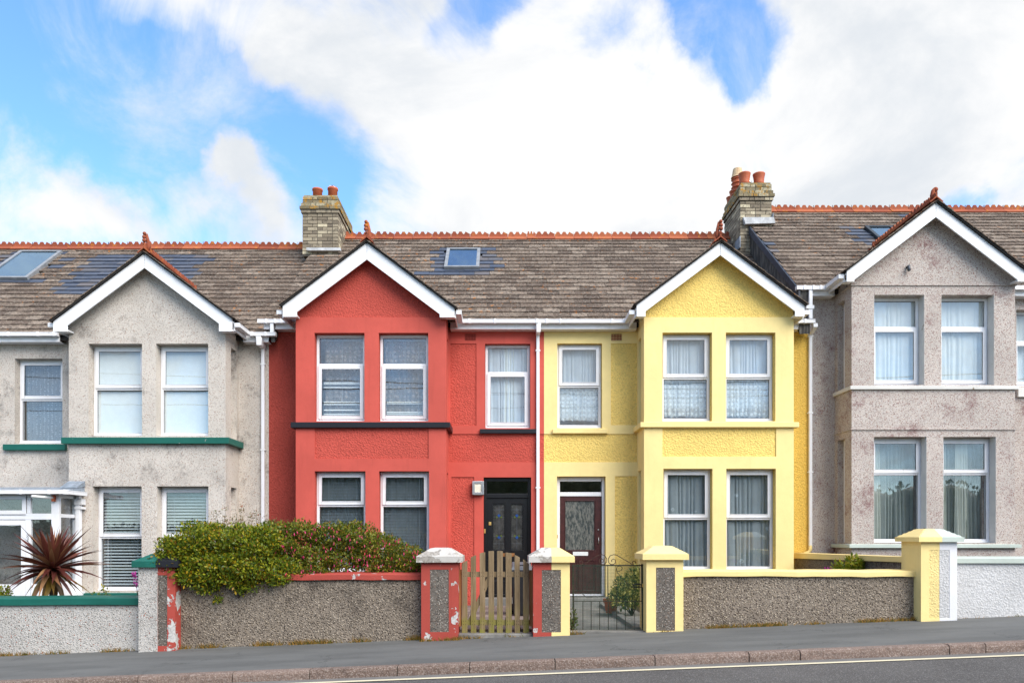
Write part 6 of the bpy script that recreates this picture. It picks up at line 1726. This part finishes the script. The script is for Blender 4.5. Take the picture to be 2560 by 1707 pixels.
def shrub(name, label, blobs, n, size, leaf, seed, base, cat='shrub', fl=0, petal='petal_violet', up=0.5, aspect=2.2):
    t = thing(name, label, cat, base)
    leaf_cloud(blobs, n, size, seed, up, aspect, 0.35).build('crown', leaf, t, clean=False, kind='stuff')
    stems(tuple(base), [(b[0], b[1], b[2]) for b in blobs] * 2, 0.012, 0.004, seed).build('branches', 'bark', t)
    if fl: flowers(blobs, fl, seed + 1, 0.06).build('flowers', petal, t, clean=False, kind='stuff')
    return t
shrub('variegated_shrub', 'yellow variegated shrub seen through the iron gate', [B(1578, 1472, 13.3, 44, 38, 0.28), B(1556, 1495, 13.2, 34, 26, 0.22), B(1597, 1448, 13.4, 30, 32, 0.25), B(1590, 1500, 13.2, 26, 18, 0.2), B(1545, 1482, 13.3, 16, 14, 0.12)], 4600, 0.055, 'leaf_variegated', 41, (U(1580, 13.3), 13.3, 0.05))
shrub('flowering_shrub', 'lime green shrub with magenta flowers showing above the yellow coped wall', [B(2105, 1418, 12.6, 22, 16, 0.14), B(2135, 1408, 12.6, 20, 18, 0.14), B(2160, 1420, 12.6, 24, 14, 0.14), B(2195, 1424, 12.6, 14, 8, 0.08), B(2130, 1432, 12.6, 60, 20, 0.2)], 1100, 0.07, 'leaf_lime', 43, (U(2140, 12.6), 12.6, 0.15), fl=0)
fl2 = thing('magenta_flowers', 'magenta flower spikes beside the lime shrub above the yellow coping', 'flowers', (U(2070, 12.5), 12.5, 0.15))
flowers([B(2068, 1420, 12.5, 8, 7, 0.04), B(2076, 1424, 12.5, 6, 5, 0.04), B(2236, 1419, 12.5, 5, 6, 0.03)], 60, 44, 0.05).build('petals', 'petal_violet', fl2, clean=False, kind='stuff')
stems((U(2100, 12.5), 12.5, 0.15), [(U(2068, 12.5), 12.5, V(1424, 12.5)), (U(2236, 12.5), 12.5, V(1422, 12.5))], 0.006, 0.003, 4).build('stems', 'bark', fl2)
shrub('low_shrub', 'small green shrub at the left edge above the green coping', [B(8, 1480, 11.5, 18, 14, 0.12), B(0, 1495, 11.5, 24, 14, 0.15)], 500, 0.05, 'leaf_lime', 45, (U(0, 11.5), 11.5, -0.2))
shrub('seedling', 'thin young plant growing by the green ground floor sill', [B(255, 1480, 13.5, 6, 16, 0.06), B(238, 1487, 13.5, 7, 8, 0.06), B(268, 1483, 13.5, 5, 9, 0.05)], 70, 0.06, 'leaf_lime', 46, (U(255, 13.5), 13.5, -0.2))
fl3 = thing('magenta_flowers', 'magenta flowers peeping out left of the green pillar cap', 'flowers', (U(341, 11.6), 11.6, -0.1))
flowers([B(341, 1449, 11.6, 5, 14, 0.05), B(337, 1430, 11.6, 4, 5, 0.04)], 45, 47, 0.045).build('petals', 'petal_violet', fl3, clean=False, kind='stuff')
stems((U(345, 11.6), 11.6, -0.15), [(U(341, 11.6), 11.6, V(1450, 11.6)), (U(337, 11.6), 11.6, V(1430, 11.6))], 0.006, 0.003, 4).build('stems', 'bark', fl3)
shrub('low_shrub', 'small weed tuft against the yellow side of the two coloured pillar', [B(1432, 1548, 11.0, 7, 26, 0.06), B(1436, 1565, 11.0, 7, 14, 0.05)], 130, 0.05, 'leaf_dark', 48, (U(1432, 11.0), 11.02, 0.0))

# weeds along the foot of the walls
rg = random.Random(55); wd = MB()
def tufts(a0, a1, y, dens, hmax):
    n = int((a1 - a0) / F * y * dens)
    for _ in range(n):
        a = rg.uniform(a0, a1)
        if math.sin(a * 0.05) + math.sin(a * 0.017 + 1) + rg.gauss(0, 0.5) < 0.1: continue
        x = U(a, y); z = gz(x); yy = y - rg.random() * 0.07
        h = hmax * rg.uniform(0.25, 1) ; lean = rg.gauss(0, 0.6) * h; ly = -abs(rg.gauss(0, 0.4)) * h
        w_ = 0.006
        wd.add([(x - w_, yy, z), (x + w_, yy, z), (x + lean, yy + ly, z + h)], [(0, 1, 2)], rg.random() * 0.999)
tufts(0, 340, DW, 260, 0.08); tufts(440, 1060, DW, 420, 0.10); tufts(1050, 1150, DP, 420, 0.08); tufts(1145, 1335, DP + 0.1, 160, 0.07)
tufts(1425, 1460, DP + 0.1, 260, 0.09); tufts(1600, 1720, DP, 160, 0.05); tufts(1708, 2290, DW, 420, 0.08); tufts(2395, 2560, DW, 50, 0.05)
w_ = wd.build('weeds', 'weed', clean=False, kind='stuff'); w_['label'] = 'dry orange weeds along the foot of the walls'; w_['category'] = 'weeds'

# ------------------------------------------------------------------ across the street (seen in the window glass)
hd = []
rg = random.Random(77)
x = -40
while x < 42:
    hgt = rg.uniform(1.9, 2.5) if x < -13 else rg.uniform(5.2, 6.0) if x < 14.5 else rg.uniform(3.4, 4.3)
    hd.append((x, -9 + rg.uniform(-.6, .6), hgt * 0.5, 2.0, 1.3, hgt * 0.52)); x += 2.2
hdg = thing('tall_hedge', 'tall dark green hedge on the far side of the street', 'hedge', (0, -9, 0))
leaf_cloud(hd, 30000, 0.22, 78, 0.3, 1.6, 0.75).build('crown', 'leaf_dark', hdg, clean=False, kind='stuff')
for i in range(len(hd)):
    h = hd[i]
    hd[i] = (h[0], h[1], h[2], h[3] * 0.95, h[4] * 0.92, h[5] * 0.95)
core = MB()
for h in hd: core.ball((h[0], h[1], h[2]), 1.0, 10); 
o_ = len(core.v) // len(hd)
for i, h in enumerate(hd):
    for k in range(i * o_, (i + 1) * o_):
        v = core.v[k]; core.v[k] = (h[0] + (v[0] - h[0]) * h[3], h[1] + (v[1] - h[1]) * h[4], h[2] + (v[2] - h[2]) * h[5])
core.build('inner_growth', 'leaf_dark', hdg, smooth=True, clean=False, kind='stuff')

for k, (yy, za, zb) in enumerate([(3.2, 7.9, 6.6), (2.6, 6.9, 7.7), (4.0, 6.2, 6.9)]):
    pts = []
    for i in range(25):
        t_ = i / 24
        pts.append((-26 + 52 * t_, yy + 0.6 * t_, za + (zb - za) * t_ - 0.9 * 4 * t_ * (1 - t_) * 0.5))
    o = MB().tube(pts, 0.018, 5).build('overhead_cable', 'lettering_black')
    tag(o, ['black overhead cable sloping down to the right, the longest drop of three', 'black overhead cable rising to the right, nearest the far pavement', 'lowest black overhead cable, nearest the houses'][k], 'cable', 'overhead cables along the street')
